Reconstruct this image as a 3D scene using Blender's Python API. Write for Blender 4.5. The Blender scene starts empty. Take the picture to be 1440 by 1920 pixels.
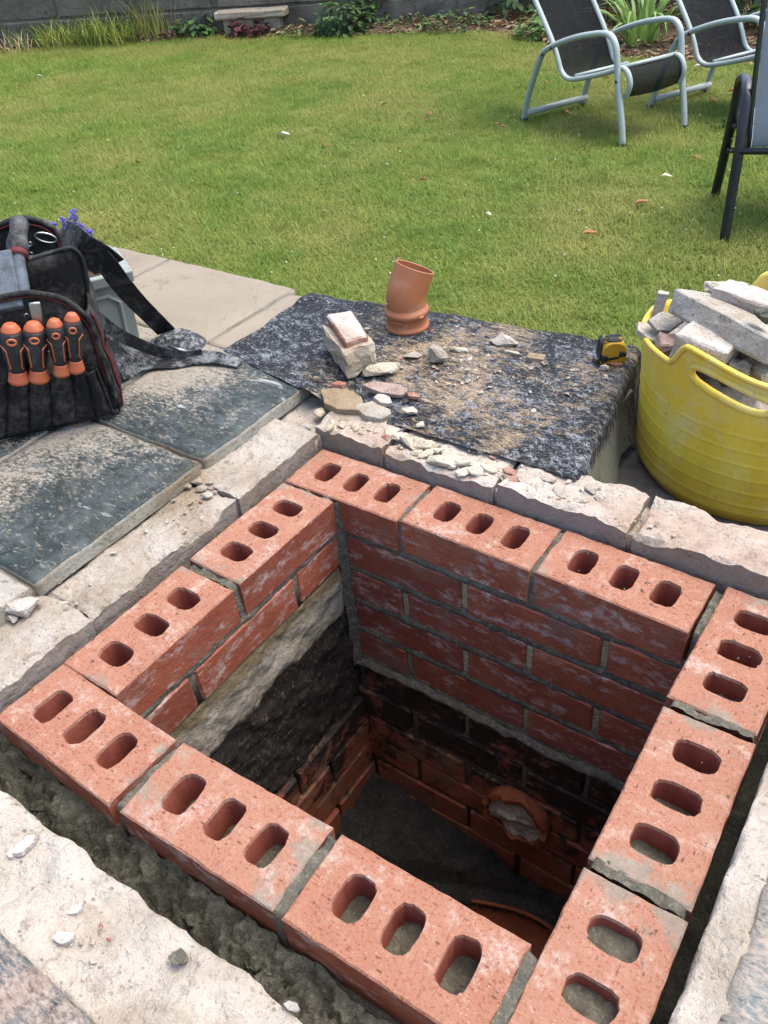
import bpy, bmesh, math, random
import numpy as np
from mathutils import Vector, Matrix, noise as mn

# ------------------------------------------------------------------ camera, sky, sun, exposure
SC = bpy.context.scene
COL = SC.collection
CR = np.array([[0.8233955790901522, 0.5627713755059975, -0.07285670350681278],
               [0.3080603918676318, -0.551119588954086, -0.7754779130532609],
               [-0.47656952829272825, 0.6160808206576197, -0.6271570035650399]])
CC = np.array([0.7951297951974233, -0.2120925149242645, 0.7954677403972588])
CF = 1555.4
cam = bpy.data.cameras.new('camera')
camo = bpy.data.objects.new('camera', cam)
COL.objects.link(camo)
mw = Matrix.Identity(4)
for i in range(3):
    mw[i][0], mw[i][1], mw[i][2], mw[i][3] = CR[0][i], -CR[1][i], -CR[2][i], CC[i]
camo.matrix_world = mw
cam.sensor_fit = 'VERTICAL'
cam.sensor_height = 36.0
cam.lens = CF / 1920 * 36.0
cam.clip_start = 0.05
cam.clip_end = 500
SC.camera = camo

SUN_EL, SUN_AZ = math.radians(68), math.radians(40)      # azimuth from +Y towards +X
world = bpy.data.worlds.new('World')
SC.world = world
world.use_nodes = True
wn = world.node_tree.nodes
sky = wn.new('ShaderNodeTexSky')
sky.sky_type = 'NISHITA'
sky.sun_disc = False
sky.sun_elevation = SUN_EL
sky.sun_rotation = SUN_AZ
sky.air_density = 1.0
sky.dust_density = 4.0
sky.ozone_density = 1.0
world.node_tree.links.new(sky.outputs[0], wn['Background'].inputs[0])
wn['Background'].inputs[1].default_value = 0.15
sun = bpy.data.lights.new('sun', 'SUN')
sun.energy = 1.1
sun.angle = math.radians(50)
sun.color = (1.0, 0.95, 0.88)
suno = bpy.data.objects.new('sun', sun)
COL.objects.link(suno)
sd = Vector((math.sin(SUN_AZ) * math.cos(SUN_EL), math.cos(SUN_AZ) * math.cos(SUN_EL), math.sin(SUN_EL)))
suno.rotation_euler = (-sd).to_track_quat('-Z', 'Y').to_euler()
suno.location = sd * 20
SC.view_settings.view_transform = 'Standard'
SC.view_settings.look = 'None'
SC.view_settings.gamma = 1
SC.view_settings.use_curve_mapping = False
SC.view_settings.exposure = 1.68
SC.render.engine = 'CYCLES'

# ------------------------------------------------------------------ measuring helpers
def ray(u, v):
    return CR.T @ np.array([(u - 720) / CF, (v - 960) / CF, 1.0])
def at(u, v, z):
    r = ray(u, v)
    p = CC + r * ((z - CC[2]) / r[2])
    return Vector(p)
def onplane(u, v, p0, n):
    r = Vector(ray(u, v)); c = Vector(CC)
    return c + r * ((Vector(p0) - c).dot(n) / r.dot(n))
def nz(x, y, z=0.0, s=1.0, seed=0.0):
    return mn.noise(Vector((x * s + seed * 7.31, y * s - seed * 3.17, z * s + seed * 1.7)))
def fz(x, y, z=0.0, s=1.0, seed=0.0, o=4):
    return mn.fractal(Vector((x * s + seed * 7.31, y * s - seed * 3.17, z * s + seed * 1.7)), 1.0, 2.0, o)

# ------------------------------------------------------------------ object helpers
WL = {}
def tag(o, label=None, cat=None, group=None, kind=None):
    if label: o['label'] = label
    if cat: o['category'] = cat
    if group: o['group'] = group
    if kind: o['kind'] = kind
    return o
def wloc(o):
    return WL.get(o.name, Vector((0, 0, 0))) if o else Vector((0, 0, 0))
def thing(name, loc, label=None, cat=None, group=None, kind=None):
    o = bpy.data.objects.new(name, None)
    o.empty_display_size = 0.05
    COL.objects.link(o)
    o.location = loc
    WL[o.name] = Vector(loc)
    return tag(o, label, cat, group, kind)
def put(name, me, parent=None, loc=(0, 0, 0), rot=None, label=None, cat=None, group=None, kind=None):
    """link a mesh whose own coordinates are relative to loc (a world position)"""
    o = bpy.data.objects.new(name, me)
    COL.objects.link(o)
    loc = Vector(loc)
    WL[o.name] = loc
    if parent is not None:
        o.parent = parent
        o.location = loc - wloc(parent)
    else:
        o.location = loc
    if rot is not None:
        o.rotation_euler = rot
    return tag(o, label, cat, group, kind)
def mesh(name, V, F, mats, idx=None, smooth=False):
    me = bpy.data.meshes.new(name)
    me.from_pydata([tuple(v) for v in V], [], [tuple(f) for f in F])
    if not isinstance(mats, (list, tuple)): mats = [mats]
    for m in mats: me.materials.append(m)
    if idx is not None: me.polygons.foreach_set('material_index', idx)
    if smooth: me.polygons.foreach_set('use_smooth', [True] * len(me.polygons))
    me.validate(); me.update()
    return me
def obj(name, V, F, mats, parent=None, idx=None, smooth=False, base=None, **k):
    """a mesh given in WORLD coordinates; its origin goes to base (default: centre of its box, at its foot)"""
    V = [Vector(v) for v in V]
    if base is None:
        xs = [v.x for v in V]; ys = [v.y for v in V]; zs = [v.z for v in V]
        base = Vector(((min(xs) + max(xs)) / 2, (min(ys) + max(ys)) / 2, min(zs)))
    base = Vector(base)
    return put(name, mesh(name, [v - base for v in V], F, mats, idx, smooth), parent, base, **k)
class MB:
    """collects geometry in world coordinates"""
    def __init__(s): s.V = []; s.F = []; s.I = []
    def add(s, V, F, mi=0):
        b = len(s.V)
        s.V += [Vector(v) for v in V]
        s.F += [[i + b for i in f] for f in F]
        s.I += [mi] * len(F)
        return s
    def make(s, name, mats, parent=None, smooth=False, **k):
        return obj(name, s.V, s.F, mats, parent, s.I, smooth, **k)

def box_vf(lo, hi):
    x0, y0, z0 = lo; x1, y1, z1 = hi
    V = [(x0, y0, z0), (x1, y0, z0), (x1, y1, z0), (x0, y1, z0), (x0, y0, z1), (x1, y0, z1), (x1, y1, z1), (x0, y1, z1)]
    F = [(0, 3, 2, 1), (4, 5, 6, 7), (0, 1, 5, 4), (1, 2, 6, 5), (2, 3, 7, 6), (3, 0, 4, 7)]
    return V, F
def frame_box(c, ax, ay, az, hx, hy, hz):
    V, F = box_vf((-1, -1, -1), (1, 1, 1))
    return [Vector(c) + Vector(ax) * (v[0] * hx) + Vector(ay) * (v[1] * hy) + Vector(az) * (v[2] * hz) for v in V], F
def bevelled(V, F, w, seg=1, jit=0.0, seed=0, cuts=0):
    bm = bmesh.new()
    vs = [bm.verts.new(v) for v in V]
    for f in F: bm.faces.new([vs[i] for i in f])
    bm.normal_update()
    if cuts: bmesh.ops.subdivide_edges(bm, edges=bm.edges[:], cuts=cuts, use_grid_fill=True)
    sharp = [e for e in bm.edges if len(e.link_faces) == 2 and e.calc_face_angle(0) > 0.6]
    if w: bmesh.ops.bevel(bm, geom=sharp, offset=w, segments=seg, affect='EDGES', profile=0.5)
    if jit:
        for v in bm.verts:
            v.co += Vector((nz(*v.co, 60, seed), nz(*v.co, 60, seed + 5), nz(*v.co, 60, seed + 9))) * jit
    bm.verts.index_update()
    V2 = [v.co.copy() for v in bm.verts]; F2 = [[v.index for v in f.verts] for f in bm.faces]
    bm.free()
    return V2, F2
def grid(fn, n, m, flip=False):
    V = [fn(i / n, j / m) for j in range(m + 1) for i in range(n + 1)]
    F = []
    for j in range(m):
        for i in range(n):
            a = j * (n + 1) + i
            q = (a, a + 1, a + n + 2, a + n + 1)
            F.append(q[::-1] if flip else q)
    return V, F
def catmull(P, sub=6, closed=False):
    P = [Vector(p) for p in P]; out = []; n = len(P)
    rng = range(n) if closed else range(n - 1)
    for i in rng:
        if closed: p0, p1, p2, p3 = P[i - 1], P[i], P[(i + 1) % n], P[(i + 2) % n]
        else:
            p1, p2 = P[i], P[i + 1]
            p0 = P[i - 1] if i else p1 * 2 - p2
            p3 = P[i + 2] if i + 2 < n else p2 * 2 - p1
        for k in range(sub):
            t = k / sub
            out.append(0.5 * ((2 * p1) + (p2 - p0) * t + (2 * p0 - 5 * p1 + 4 * p2 - p3) * t * t + (3 * p1 - p0 - 3 * p2 + p3) * t ** 3))
    if not closed: out.append(P[-1])
    return out
def sweep(P, r, seg=8, closed=False, cap=True, up=None, flat=1.0):
    """tube along points; r a number or a list; flat squeezes the section along its second axis"""
    P = [Vector(p) for p in P]; n = len(P)
    rr = r if isinstance(r, (list, tuple)) else [r] * n
    V = []; F = []
    T = []
    for i in range(n):
        a = P[i - 1] if (i or closed) else P[i]
        b = P[(i + 1) % n] if (i < n - 1 or closed) else P[i]
        T.append((b - a).normalized())
    if up is None:
        up = Vector((0, 0, 1)) if abs(T[0].z) < 0.9 else Vector((1, 0, 0))
    N = (Vector(up) - T[0] * Vector(up).dot(T[0])).normalized()
    for i in range(n):
        N = (N - T[i] * N.dot(T[i])).normalized()
        B = T[i].cross(N)
        for k in range(seg):
            a = 2 * math.pi * (k + 0.5) / seg
            V.append(P[i] + N * (math.cos(a) * rr[i]) + B * (math.sin(a) * rr[i] * flat))
    for i in range(n if closed else n - 1):
        for k in range(seg):
            a = i * seg + k; b = i * seg + (k + 1) % seg
            c = ((i + 1) % n) * seg + (k + 1) % seg; d = ((i + 1) % n) * seg + k
            F.append((a, b, c, d))
    if cap and not closed:
        F.append(tuple(range(seg))[::-1]); F.append(tuple((n - 1) * seg + k for k in range(seg)))
    return V, F
def lathe(prof, M, seg=20, cap=(True, True)):
    V = []; F = []
    for r, h in prof:
        for k in range(seg):
            a = 2 * math.pi * k / seg
            V.append(M @ Vector((r * math.cos(a), r * math.sin(a), h)))
    for i in range(len(prof) - 1):
        for k in range(seg):
            a, b = i * seg + k, i * seg + (k + 1) % seg
            F.append((a, b, b + seg, a + seg))
    if cap[0]: F.append(tuple(range(seg))[::-1])
    if cap[1]: F.append(tuple((len(prof) - 1) * seg + k for k in range(seg)))
    return V, F
def ribbon(P, W, thick, side):
    """a strap: centre points, width, thickness, list or single side vector"""
    P = [Vector(p) for p in P]; V = []; F = []
    for i, p in enumerate(P):
        t = (P[min(i + 1, len(P) - 1)] - P[max(i - 1, 0)]).normalized()
        s = Vector(side[i] if isinstance(side, list) else side)
        s = (s - t * s.dot(t)).normalized()
        n = t.cross(s).normalized()
        w = (W[i] if isinstance(W, list) else W) / 2
        V += [p + s * w + n * thick / 2, p - s * w + n * thick / 2, p - s * w - n * thick / 2, p + s * w - n * thick / 2]
    for i in range(len(P) - 1):
        for k in range(4):
            a = i * 4 + k; b = i * 4 + (k + 1) % 4
            F.append((a, b, b + 4, a + 4))
    F.append((3, 2, 1, 0)); e = (len(P) - 1) * 4; F.append((e, e + 1, e + 2, e + 3))
    return V, F
def hull(dims, seed, n=14, kind='angular', sub=1, rough=0.05):
    """a broken stone about the origin, resting on z=0"""
    rd = random.Random(seed)
    bm = bmesh.new()
    if kind == 'block':
        for sx in (-1, 1):
            for sy in (-1, 1):
                for sz in (-1, 1):
                    bm.verts.new((sx * rd.uniform(.86, 1), sy * rd.uniform(.86, 1), sz * rd.uniform(.86, 1)))
        for i in range(4):
            bm.verts.new((rd.uniform(-1, 1), rd.choice((-1, 1)) * 1.0, rd.uniform(-.8, .8)))
    elif kind == 'flat':
        k = rd.randint(5, 7)
        for i in range(k):
            a = 2 * math.pi * (i + rd.uniform(-.3, .3)) / k
            r = rd.uniform(.8, 1.1)
            for sz in (-1, 1):
                q = r * rd.uniform(.9, 1)
                bm.verts.new((math.cos(a) * q, math.sin(a) * q, sz * rd.uniform(.6, 1)))
    else:
        for i in range(n):
            v = Vector((rd.gauss(0, 1), rd.gauss(0, 1), rd.gauss(0, 1))).normalized()
            v *= rd.uniform(.75, 1.05)
            bm.verts.new((v.x, v.y, v.z))
    bmesh.ops.convex_hull(bm, input=bm.verts[:])
    loose = [v for v in bm.verts if not v.link_faces]
    bmesh.ops.delete(bm, geom=loose, context='VERTS')
    for v in bm.verts: v.co = Vector((v.co.x * dims[0] / 2, v.co.y * dims[1] / 2, v.co.z * dims[2] / 2))
    mx = min(dims)
    if sub:
        sh = [e for e in bm.edges if len(e.link_faces) == 2 and e.calc_face_angle(0) > 0.35]
        bmesh.ops.bevel(bm, geom=sh, offset=mx * 0.05, segments=1, affect='EDGES', profile=0.5)
        bmesh.ops.triangulate(bm, faces=bm.faces[:])
        for _ in range(sub):
            le = [e for e in bm.edges if e.calc_length() > mx * 0.22]
            bmesh.ops.subdivide_edges(bm, edges=le, cuts=1)
            bmesh.ops.triangulate(bm, faces=[f for f in bm.faces if len(f.verts) > 3])
        s = 3.0 / max(dims)
        for v in bm.verts:
            v.co += Vector((fz(*v.co, s * 1.5, seed), fz(*v.co, s * 1.5, seed + 3), fz(*v.co, s * 1.5, seed + 8))) * mx * rough
            v.co += Vector((fz(*v.co, s * 5, seed + 1), fz(*v.co, s * 5, seed + 4), fz(*v.co, s * 5, seed + 9))) * mx * rough * .55
    z0 = min(v.co.z for v in bm.verts)
    bm.verts.index_update()
    V = [Vector((v.co.x, v.co.y, v.co.z - z0)) for v in bm.verts]
    F = [[v.index for v in f.verts] for f in bm.faces]
    bm.free()
    return V, F

# ------------------------------------------------------------------ materials
def lin(h, k=1.0):
    k *= .74
    h = h.lstrip('#')
    c = [int(h[i:i + 2], 16) / 255 for i in (0, 2, 4)]
    return tuple(k * (x / 12.92 if x <= .04045 else ((x + .055) / 1.055) ** 2.4) for x in c) + (1.0,)
class Mat:
    def __init__(s, name, rough=0.85, spec=0.3):
        s.m = bpy.data.materials.new(name); s.m.use_nodes = True
        s.nt = s.m.node_tree; s.n = s.nt.nodes; s.l = s.nt.links
        s.p = s.n['Principled BSDF']
        s.p.inputs['Roughness'].default_value = rough
        s.p.inputs['Specular IOR Level'].default_value = spec
        s.pos = s.n.new('ShaderNodeNewGeometry').outputs['Position']
        tc = s.n.new('ShaderNodeTexCoord'); s.oc = tc.outputs['Object']
        s.rnd = s.n.new('ShaderNodeObjectInfo').outputs['Random']
        s.vec = s.pos
    def _in(s, sock, v):
        if hasattr(v, 'is_linked') or isinstance(v, bpy.types.NodeSocket): s.l.new(v, sock)
        else: sock.default_value = v
    def map(s, vec, scale=(1, 1, 1), rot=(0, 0, 0), loc=(0, 0, 0)):
        n = s.n.new('ShaderNodeMapping'); s.l.new(vec, n.inputs[0])
        n.inputs['Scale'].default_value = scale; n.inputs['Rotation'].default_value = rot; n.inputs['Location'].default_value = loc
        return n.outputs[0]
    def noise(s, scale, detail=5, rough=.55, dist=0, vec=None):
        n = s.n.new('ShaderNodeTexNoise')
        s.l.new(vec or s.vec, n.inputs['Vector'])
        n.inputs['Scale'].default_value = scale; n.inputs['Detail'].default_value = detail
        n.inputs['Roughness'].default_value = rough; n.inputs['Distortion'].default_value = dist
        return n.outputs['Fac']
    def vor(s, scale, vec=None, feat='F1', out='Distance', rnd=1.0):
        n = s.n.new('ShaderNodeTexVoronoi'); s.l.new(vec or s.vec, n.inputs['Vector'])
        n.feature = feat
        n.inputs['Scale'].default_value = scale; n.inputs['Randomness'].default_value = rnd
        return n.outputs[out]
    def wave(s, scale, vec=None, dist=0, axis='X'):
        n = s.n.new('ShaderNodeTexWave'); s.l.new(vec or s.vec, n.inputs['Vector'])
        n.bands_direction = axis
        n.inputs['Scale'].default_value = scale; n.inputs['Distortion'].default_value = dist
        return n.outputs['Fac']
    def ramp(s, f, stops, interp='LINEAR'):
        n = s.n.new('ShaderNodeValToRGB'); s.l.new(f, n.inputs[0])
        r = n.color_ramp; r.interpolation = interp
        while len(r.elements) < len(stops): r.elements.new(0.5)
        for e, (p, c) in zip(r.elements, stops):
            e.position = p
            e.color = c if isinstance(c, tuple) else (c, c, c, 1)
        return n.outputs[0]
    def mask(s, f, a, b):
        return s.ramp(f, [(a, 0.0), (b, 1.0)])
    def mix(s, f, a, b, mode='MIX'):
        n = s.n.new('ShaderNodeMix'); n.data_type = 'RGBA'; n.blend_type = mode
        s._in(n.inputs[0], f); s._in(n.inputs[6], a); s._in(n.inputs[7], b)
        return n.outputs[2]
    def math(s, op, a, b=0.0, clamp=False):
        n = s.n.new('ShaderNodeMath'); n.operation = op; n.use_clamp = clamp
        s._in(n.inputs[0], a); s._in(n.inputs[1], b)
        return n.outputs[0]
    def xyz(s, vec):
        n = s.n.new('ShaderNodeSeparateXYZ'); s.l.new(vec, n.inputs[0]); return n.outputs
    def color(s, c): s._in(s.p.inputs['Base Color'], c); return s
    def rough(s, v): s._in(s.p.inputs['Roughness'], v); return s
    def bump(s, f, dist=0.002, strength=1.0):
        n = s.n.new('ShaderNodeBump')
        n.inputs['Strength'].default_value = strength; n.inputs['Distance'].default_value = dist
        s.l.new(f, n.inputs['Height'])
        if s.p.inputs['Normal'].is_linked: s.l.new(s.p.inputs['Normal'].links[0].from_socket, n.inputs['Normal'])
        s.l.new(n.outputs[0], s.p.inputs['Normal'])
        return s
def simple(name, hexc, rough=.6, k=1.0, var=0.25, scale=20, bump=0.0, spec=0.3, metal=0.0, hex2=None):
    m = Mat(name, rough, spec)
    c = lin(hexc, k); d = lin(hex2, k) if hex2 else tuple(x * (1 - var) for x in c[:3]) + (1,)
    f = m.noise(scale, 6, .6)
    m.color(m.ramp(f, [(.3, d), (.7, c)]))
    m.p.inputs['Metallic'].default_value = metal
    if bump: m.bump(m.noise(scale * 6, 6, .6), bump)
    return m.m
# ---- brick
def brick_top():
    m = Mat('brick bed face', .92, .15)
    a = m.noise(9, 5, .6); b = m.noise(48, 6, .7); c = m.noise(260, 4, .65); w = m.noise(15, 6, .72, .3, m.map(m.pos, (1, 1, 1), (0, 0, 0), (5, 2, 0)))
    col = m.ramp(a, [(.3, (.170, .052, .026, 1)), (.5, (.215, .076, .040, 1)), (.72, (.235, .098, .058, 1))])
    col = m.mix(m.math('MULTIPLY', m.rnd, .65), col, (.235, .105, .064, 1))
    col = m.mix(m.math('MULTIPLY', m.mask(b, .54, .74), .7), col, (.31, .19, .135, 1))
    col = m.mix(m.math('MULTIPLY', m.mask(c, .58, .70), .40), col, (.15, .045, .03, 1))
    col = m.mix(m.math('MULTIPLY', m.mask(c, .42, .32), .28), col, (.40, .25, .19, 1))
    sp = m.vor(330)
    col = m.mix(m.math('MULTIPLY', m.mask(m.math('SUBTRACT', .28, sp), .0, .2), m.mask(m.noise(55, 4, .7), .50, .62)), col, (.46, .33, .24, 1))
    dk = m.vor(105, m.map(m.oc, (.55, 1.5, 1)))
    col = m.mix(m.math('MULTIPLY', m.math('MULTIPLY', m.mask(m.math('SUBTRACT', .22, dk), .0, .08), m.mask(m.noise(30), .44, .56)), .85), col, (.085, .04, .028, 1))
    col = m.mix(m.math('MULTIPLY', m.math('ADD', m.mask(w, .54, .68), m.math('MULTIPLY', m.math('MULTIPLY', m.mask(b, .52, .62), m.mask(w, .46, .56)), .6), True), m.math('MULTIPLY', m.mask(m.noise(150, 4, .7), .36, .58), .72)), col, (.40, .325, .275, 1))
    # mortar smeared over the ends
    x = m.math('ABSOLUTE', m.xyz(m.oc)[0])
    e = m.math('ADD', m.math('MULTIPLY', m.math('SUBTRACT', x, .089), 22.0), m.math('MULTIPLY', m.math('SUBTRACT', m.noise(20, 6, .7), .5), 5.5))
    e = m.math('ADD', e, m.math('MULTIPLY', m.math('SUBTRACT', m.rnd, .70), .9))
    sm = m.math('MULTIPLY', m.mask(e, .05, .60), .72)
    col = m.mix(sm, col, m.ramp(b, [(.3, (.125, .13, .105, 1)), (.7, (.23, .215, .175, 1))]))
    return m.color(col).bump(m.noise(220, 6, .7), .0022).bump(b, .0026).m
def brick_face(name='brick face', k=1.0, white=.53, soot=0.0):
    m = Mat(name, .62, .35)
    a = m.noise(14, 5, .6); b = m.noise(70, 5, .7)
    col = m.ramp(a, [(.3, (.170 * k, .044 * k, .023 * k, 1)), (.55, (.245 * k, .068 * k, .034 * k, 1)), (.75, (.275 * k, .095 * k, .055 * k, 1))])
    col = m.mix(m.mask(m.rnd, 0, 1), col, (.15 * k, .040 * k, .024 * k, 1)) if soot == 0 else col
    v = m.map(m.pos, (1, 1, 2.2))
    w = m.noise(17, 7, .75, 0, v)
    w2 = m.math('MULTIPLY', m.mask(w, white - .02, white + .08), m.mask(b, .38, .56))
    col = m.mix(m.math('MULTIPLY', w2, .8), col, (.36 * k, .28 * k, .25 * k, 1))
    gm = m.noise(8, 6, .7, 0, m.map(m.pos, (1, 1, 1), (0, 0, 0), (3, 1, 2)))
    col = m.mix(m.math('MULTIPLY', m.mask(gm, .52, .64), .62), col, (.145 * k, .105 * k, .078 * k, 1))
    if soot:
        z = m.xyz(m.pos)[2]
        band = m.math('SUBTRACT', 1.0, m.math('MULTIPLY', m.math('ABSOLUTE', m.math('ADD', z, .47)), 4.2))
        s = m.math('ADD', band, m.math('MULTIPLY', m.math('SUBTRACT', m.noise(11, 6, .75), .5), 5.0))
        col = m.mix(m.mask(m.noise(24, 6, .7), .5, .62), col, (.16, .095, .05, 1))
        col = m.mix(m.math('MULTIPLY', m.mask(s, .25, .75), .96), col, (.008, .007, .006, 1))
        col = m.mix(m.math('MULTIPLY', m.mask(m.noise(19, 7, .78, .5, m.map(m.pos, (1, 1, 1.6), (0, 0, 0), (3, 5, 1))), .55, .63), .8), col, m.ramp(b, [(.35, (.11, .052, .024, 1)), (.65, (.26, .17, .10, 1))]))
    m.rough(m.ramp(b, [(.3, .5), (.7, .8)]))
    return m.color(col).bump(m.noise(260, 5, .65), .0012).bump(m.noise(60, 4, .6), .002).m
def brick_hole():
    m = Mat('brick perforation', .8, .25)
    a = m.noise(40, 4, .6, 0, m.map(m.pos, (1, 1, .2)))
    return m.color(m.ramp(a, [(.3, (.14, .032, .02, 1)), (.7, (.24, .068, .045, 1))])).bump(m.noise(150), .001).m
def mortar(name, c1, c2, bump=.004, rough=.9, fine=150):
    m = Mat(name, rough, .25)
    a = m.noise(25, 6, .65); b = m.noise(fine, 5, .7)
    col = m.ramp(a, [(.3, c1), (.7, c2)])
    col = m.mix(m.math('MULTIPLY', m.mask(b, .55, .75), .5), col, tuple(min(1, x * 1.9) for x in c2[:3]) + (1,))
    col = m.mix(m.math('MULTIPLY', m.mask(b, .45, .25), .5), col, tuple(x * .45 for x in c1[:3]) + (1,))
    return m.color(col).bump(m.noise(35, 6, .65), bump * 2).bump(b, bump).m
def lime(name, hexes=('#f1e6d8', '#d8c8b4', '#a99a86'), k=.62, pink=0.0, face=0.0):
    """old lime mortar and crumbling concrete, cream white with stains and grit"""
    m = Mat(name, .95, .15)
    a = m.noise(11, 6, .62); b = m.noise(75, 6, .7); c = m.noise(33, 5, .7)
    col = m.ramp(a, [(.28, lin(hexes[1], k)), (.55, lin(hexes[0], k)), (.8, lin(hexes[0], k * 1.08))])
    col = m.mix(m.math('MULTIPLY', m.mask(c, .56, .72), .75), col, lin(hexes[2], k))
    col = m.mix(m.math('MULTIPLY', m.mask(b, .62, .74), .7), col, lin('#6e6358', k))
    if pink: col = m.mix(m.math('MULTIPLY', m.mask(m.noise(8, 5, .6), .48, .62), pink), col, lin('#dba795', k))
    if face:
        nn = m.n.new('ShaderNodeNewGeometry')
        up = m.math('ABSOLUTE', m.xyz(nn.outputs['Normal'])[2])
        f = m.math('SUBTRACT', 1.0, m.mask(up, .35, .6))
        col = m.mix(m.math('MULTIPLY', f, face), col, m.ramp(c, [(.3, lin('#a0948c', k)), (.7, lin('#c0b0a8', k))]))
    fl = m.ramp(m.noise(19, 6, .7, .2), [(.40, .0), (.47, .4), (.51, .42), (.58, .75), (.61, .78), (.68, 1.0)])
    gr = m.mask(m.noise(120, 4, .7, 0, m.map(m.pos, (1, 1, 1), (0, 0, 0), (9, 3, 1))), .60, .68)
    col = m.mix(m.math('MULTIPLY', gr, .5), col, lin(hexes[2], k * .75))
    col = m.mix(m.math('MULTIPLY', m.mask(m.noise(5, 6, .7, .4, m.map(m.pos, (1, 1, 1), (0, 0, 0), (1, 8, 1))), .48, .64), .6), col, lin('#b89f80', k))
    pt_ = m.vor(85, m.map(m.pos, (1, 1.3, 1)))
    col = m.mix(m.math('MULTIPLY', m.math('MULTIPLY', m.mask(m.math('SUBTRACT', .22, pt_), .0, .08), m.mask(m.noise(17, 4, .6), .48, .6)), .7), col, lin('#77695a', k))
    return m.color(col).bump(m.noise(18, 6, .65), .008).bump(fl, .0022).bump(b, .0045).bump(m.noise(240, 4, .7), .0016).m
def slate(name='slate tile', dust=.42, grad=4.0, base=('#222a2b', '#414d4f', '#6d797a'), warm='#a4967f', k=.62):
    m = Mat(name, .6, .22)
    v = m.map(m.pos, (1, 2.0, 1), (0, 0, .6))
    a = m.noise(5, 6, .72, .8); b = m.noise(30, 7, .75, .9, v); c = m.noise(120, 5, .7, 0, v)
    col = m.ramp(b, [(.33, lin(base[0], k)), (.52, lin(base[1], k)), (.75, lin(base[2], k))])
    ol = m.mask(m.noise(13, 5, .6), .5, .7)
    col = m.mix(m.math('MULTIPLY', ol, .4), col, lin('#6b6a52', k))
    d = m.math('ADD', m.math('MULTIPLY', m.math('SUBTRACT', a, .5), 3.2), m.math('MULTIPLY', m.math('SUBTRACT', c, .5), 2.6))
    ox = m.xyz(m.oc)
    d = m.math('ADD', d, m.math('MULTIPLY', m.math('SUBTRACT', m.math('MULTIPLY', ox[1], .5), ox[0]), grad))
    dm = m.mask(m.math('ADD', d, dust), .30, .85)
    col = m.mix(m.math('MULTIPLY', dm, .82), col, m.ramp(c, [(.3, lin(warm, k)), (.7, lin('#dcd2c4', k))]))
    st = m.mask(m.noise(8, 6, .7, 1.2, m.map(m.pos, (1, 1.6, 1), (0, 0, .5), (2, 7, 0))), .62, .67)
    col = m.mix(m.math('MULTIPLY', st, .85), col, lin('#ccd0cf', k))
    big = m.mask(m.noise(7, 6, .7, .6, m.map(m.pos, (1, 1, 1), (0, 0, 0), (6, 1, 3))), .50, .66)
    col = m.mix(m.math('MULTIPLY', big, .38), col, lin('#8b9594', k))
    sp = m.mask(m.noise(75, 6, .75, .4, v), .56, .64)
    col = m.mix(m.math('MULTIPLY', sp, .6), col, lin('#c3b9a5', k))
    dkk = m.mask(m.noise(48, 6, .75, .5, m.map(v, (1, 1, 1), (0, 0, 0), (3, 3, 3))), .58, .66)
    col = m.mix(m.math('MULTIPLY', dkk, .6), col, lin('#252f33', k))
    m.rough(m.mix(dm, (.55, .55, .55, 1), (.9, .9, .9, 1)))
    return m.color(col).bump(b, .003).bump(c, .0012).m
M = {}
M['top'] = brick_top(); M['face'] = brick_face(); M['hole'] = brick_hole()
M['old'] = brick_face('old sooty brick', 1.0, .60, soot=1)
M['mortar'] = mortar('grey mortar', (.092, .086, .064, 1), (.165, .152, .118, 1))
M['wet'] = mortar('damp mortar', (.075, .073, .054, 1), (.155, .148, .112, 1), .007, .75)
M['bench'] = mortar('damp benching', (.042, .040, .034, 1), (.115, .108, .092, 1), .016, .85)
M['lime'] = lime('lime mortar', ('#f0e6d7', '#d3c3ad', '#978a79'), .56)
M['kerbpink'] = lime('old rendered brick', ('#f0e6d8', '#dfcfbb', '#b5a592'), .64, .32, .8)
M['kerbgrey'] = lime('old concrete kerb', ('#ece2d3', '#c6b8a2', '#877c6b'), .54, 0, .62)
M['crumb'] = lime('crumbled mortar', ('#f0e7d2', '#e0d2b4', '#b9a98b'), .66)
M['slate'] = slate(dust=.30)
M['slate_dusty'] = slate('dusty slate tile', .9)
M['slate_pale'] = slate('worn pale tile', 1.2, 2.0, ('#6f8288', '#93a3a6', '#c3c9c4'), '#d9cbb8', .62)
M['slate_rust'] = slate('rusty slate tile', .50, 0.0, ('#4a5457', '#727c7f', '#9aa3a4'), '#a8735a', .62)
M['slate_mixed'] = slate('mottled pale tile', .75, 0.0, ('#5f7680', '#8b9a9c', '#c9cdc6'), '#c4a283', .66)
M['edge'] = lime('pale tile edge', ('#d9d6c6', '#bdb9a6', '#8e8c7c'), .55)

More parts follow.
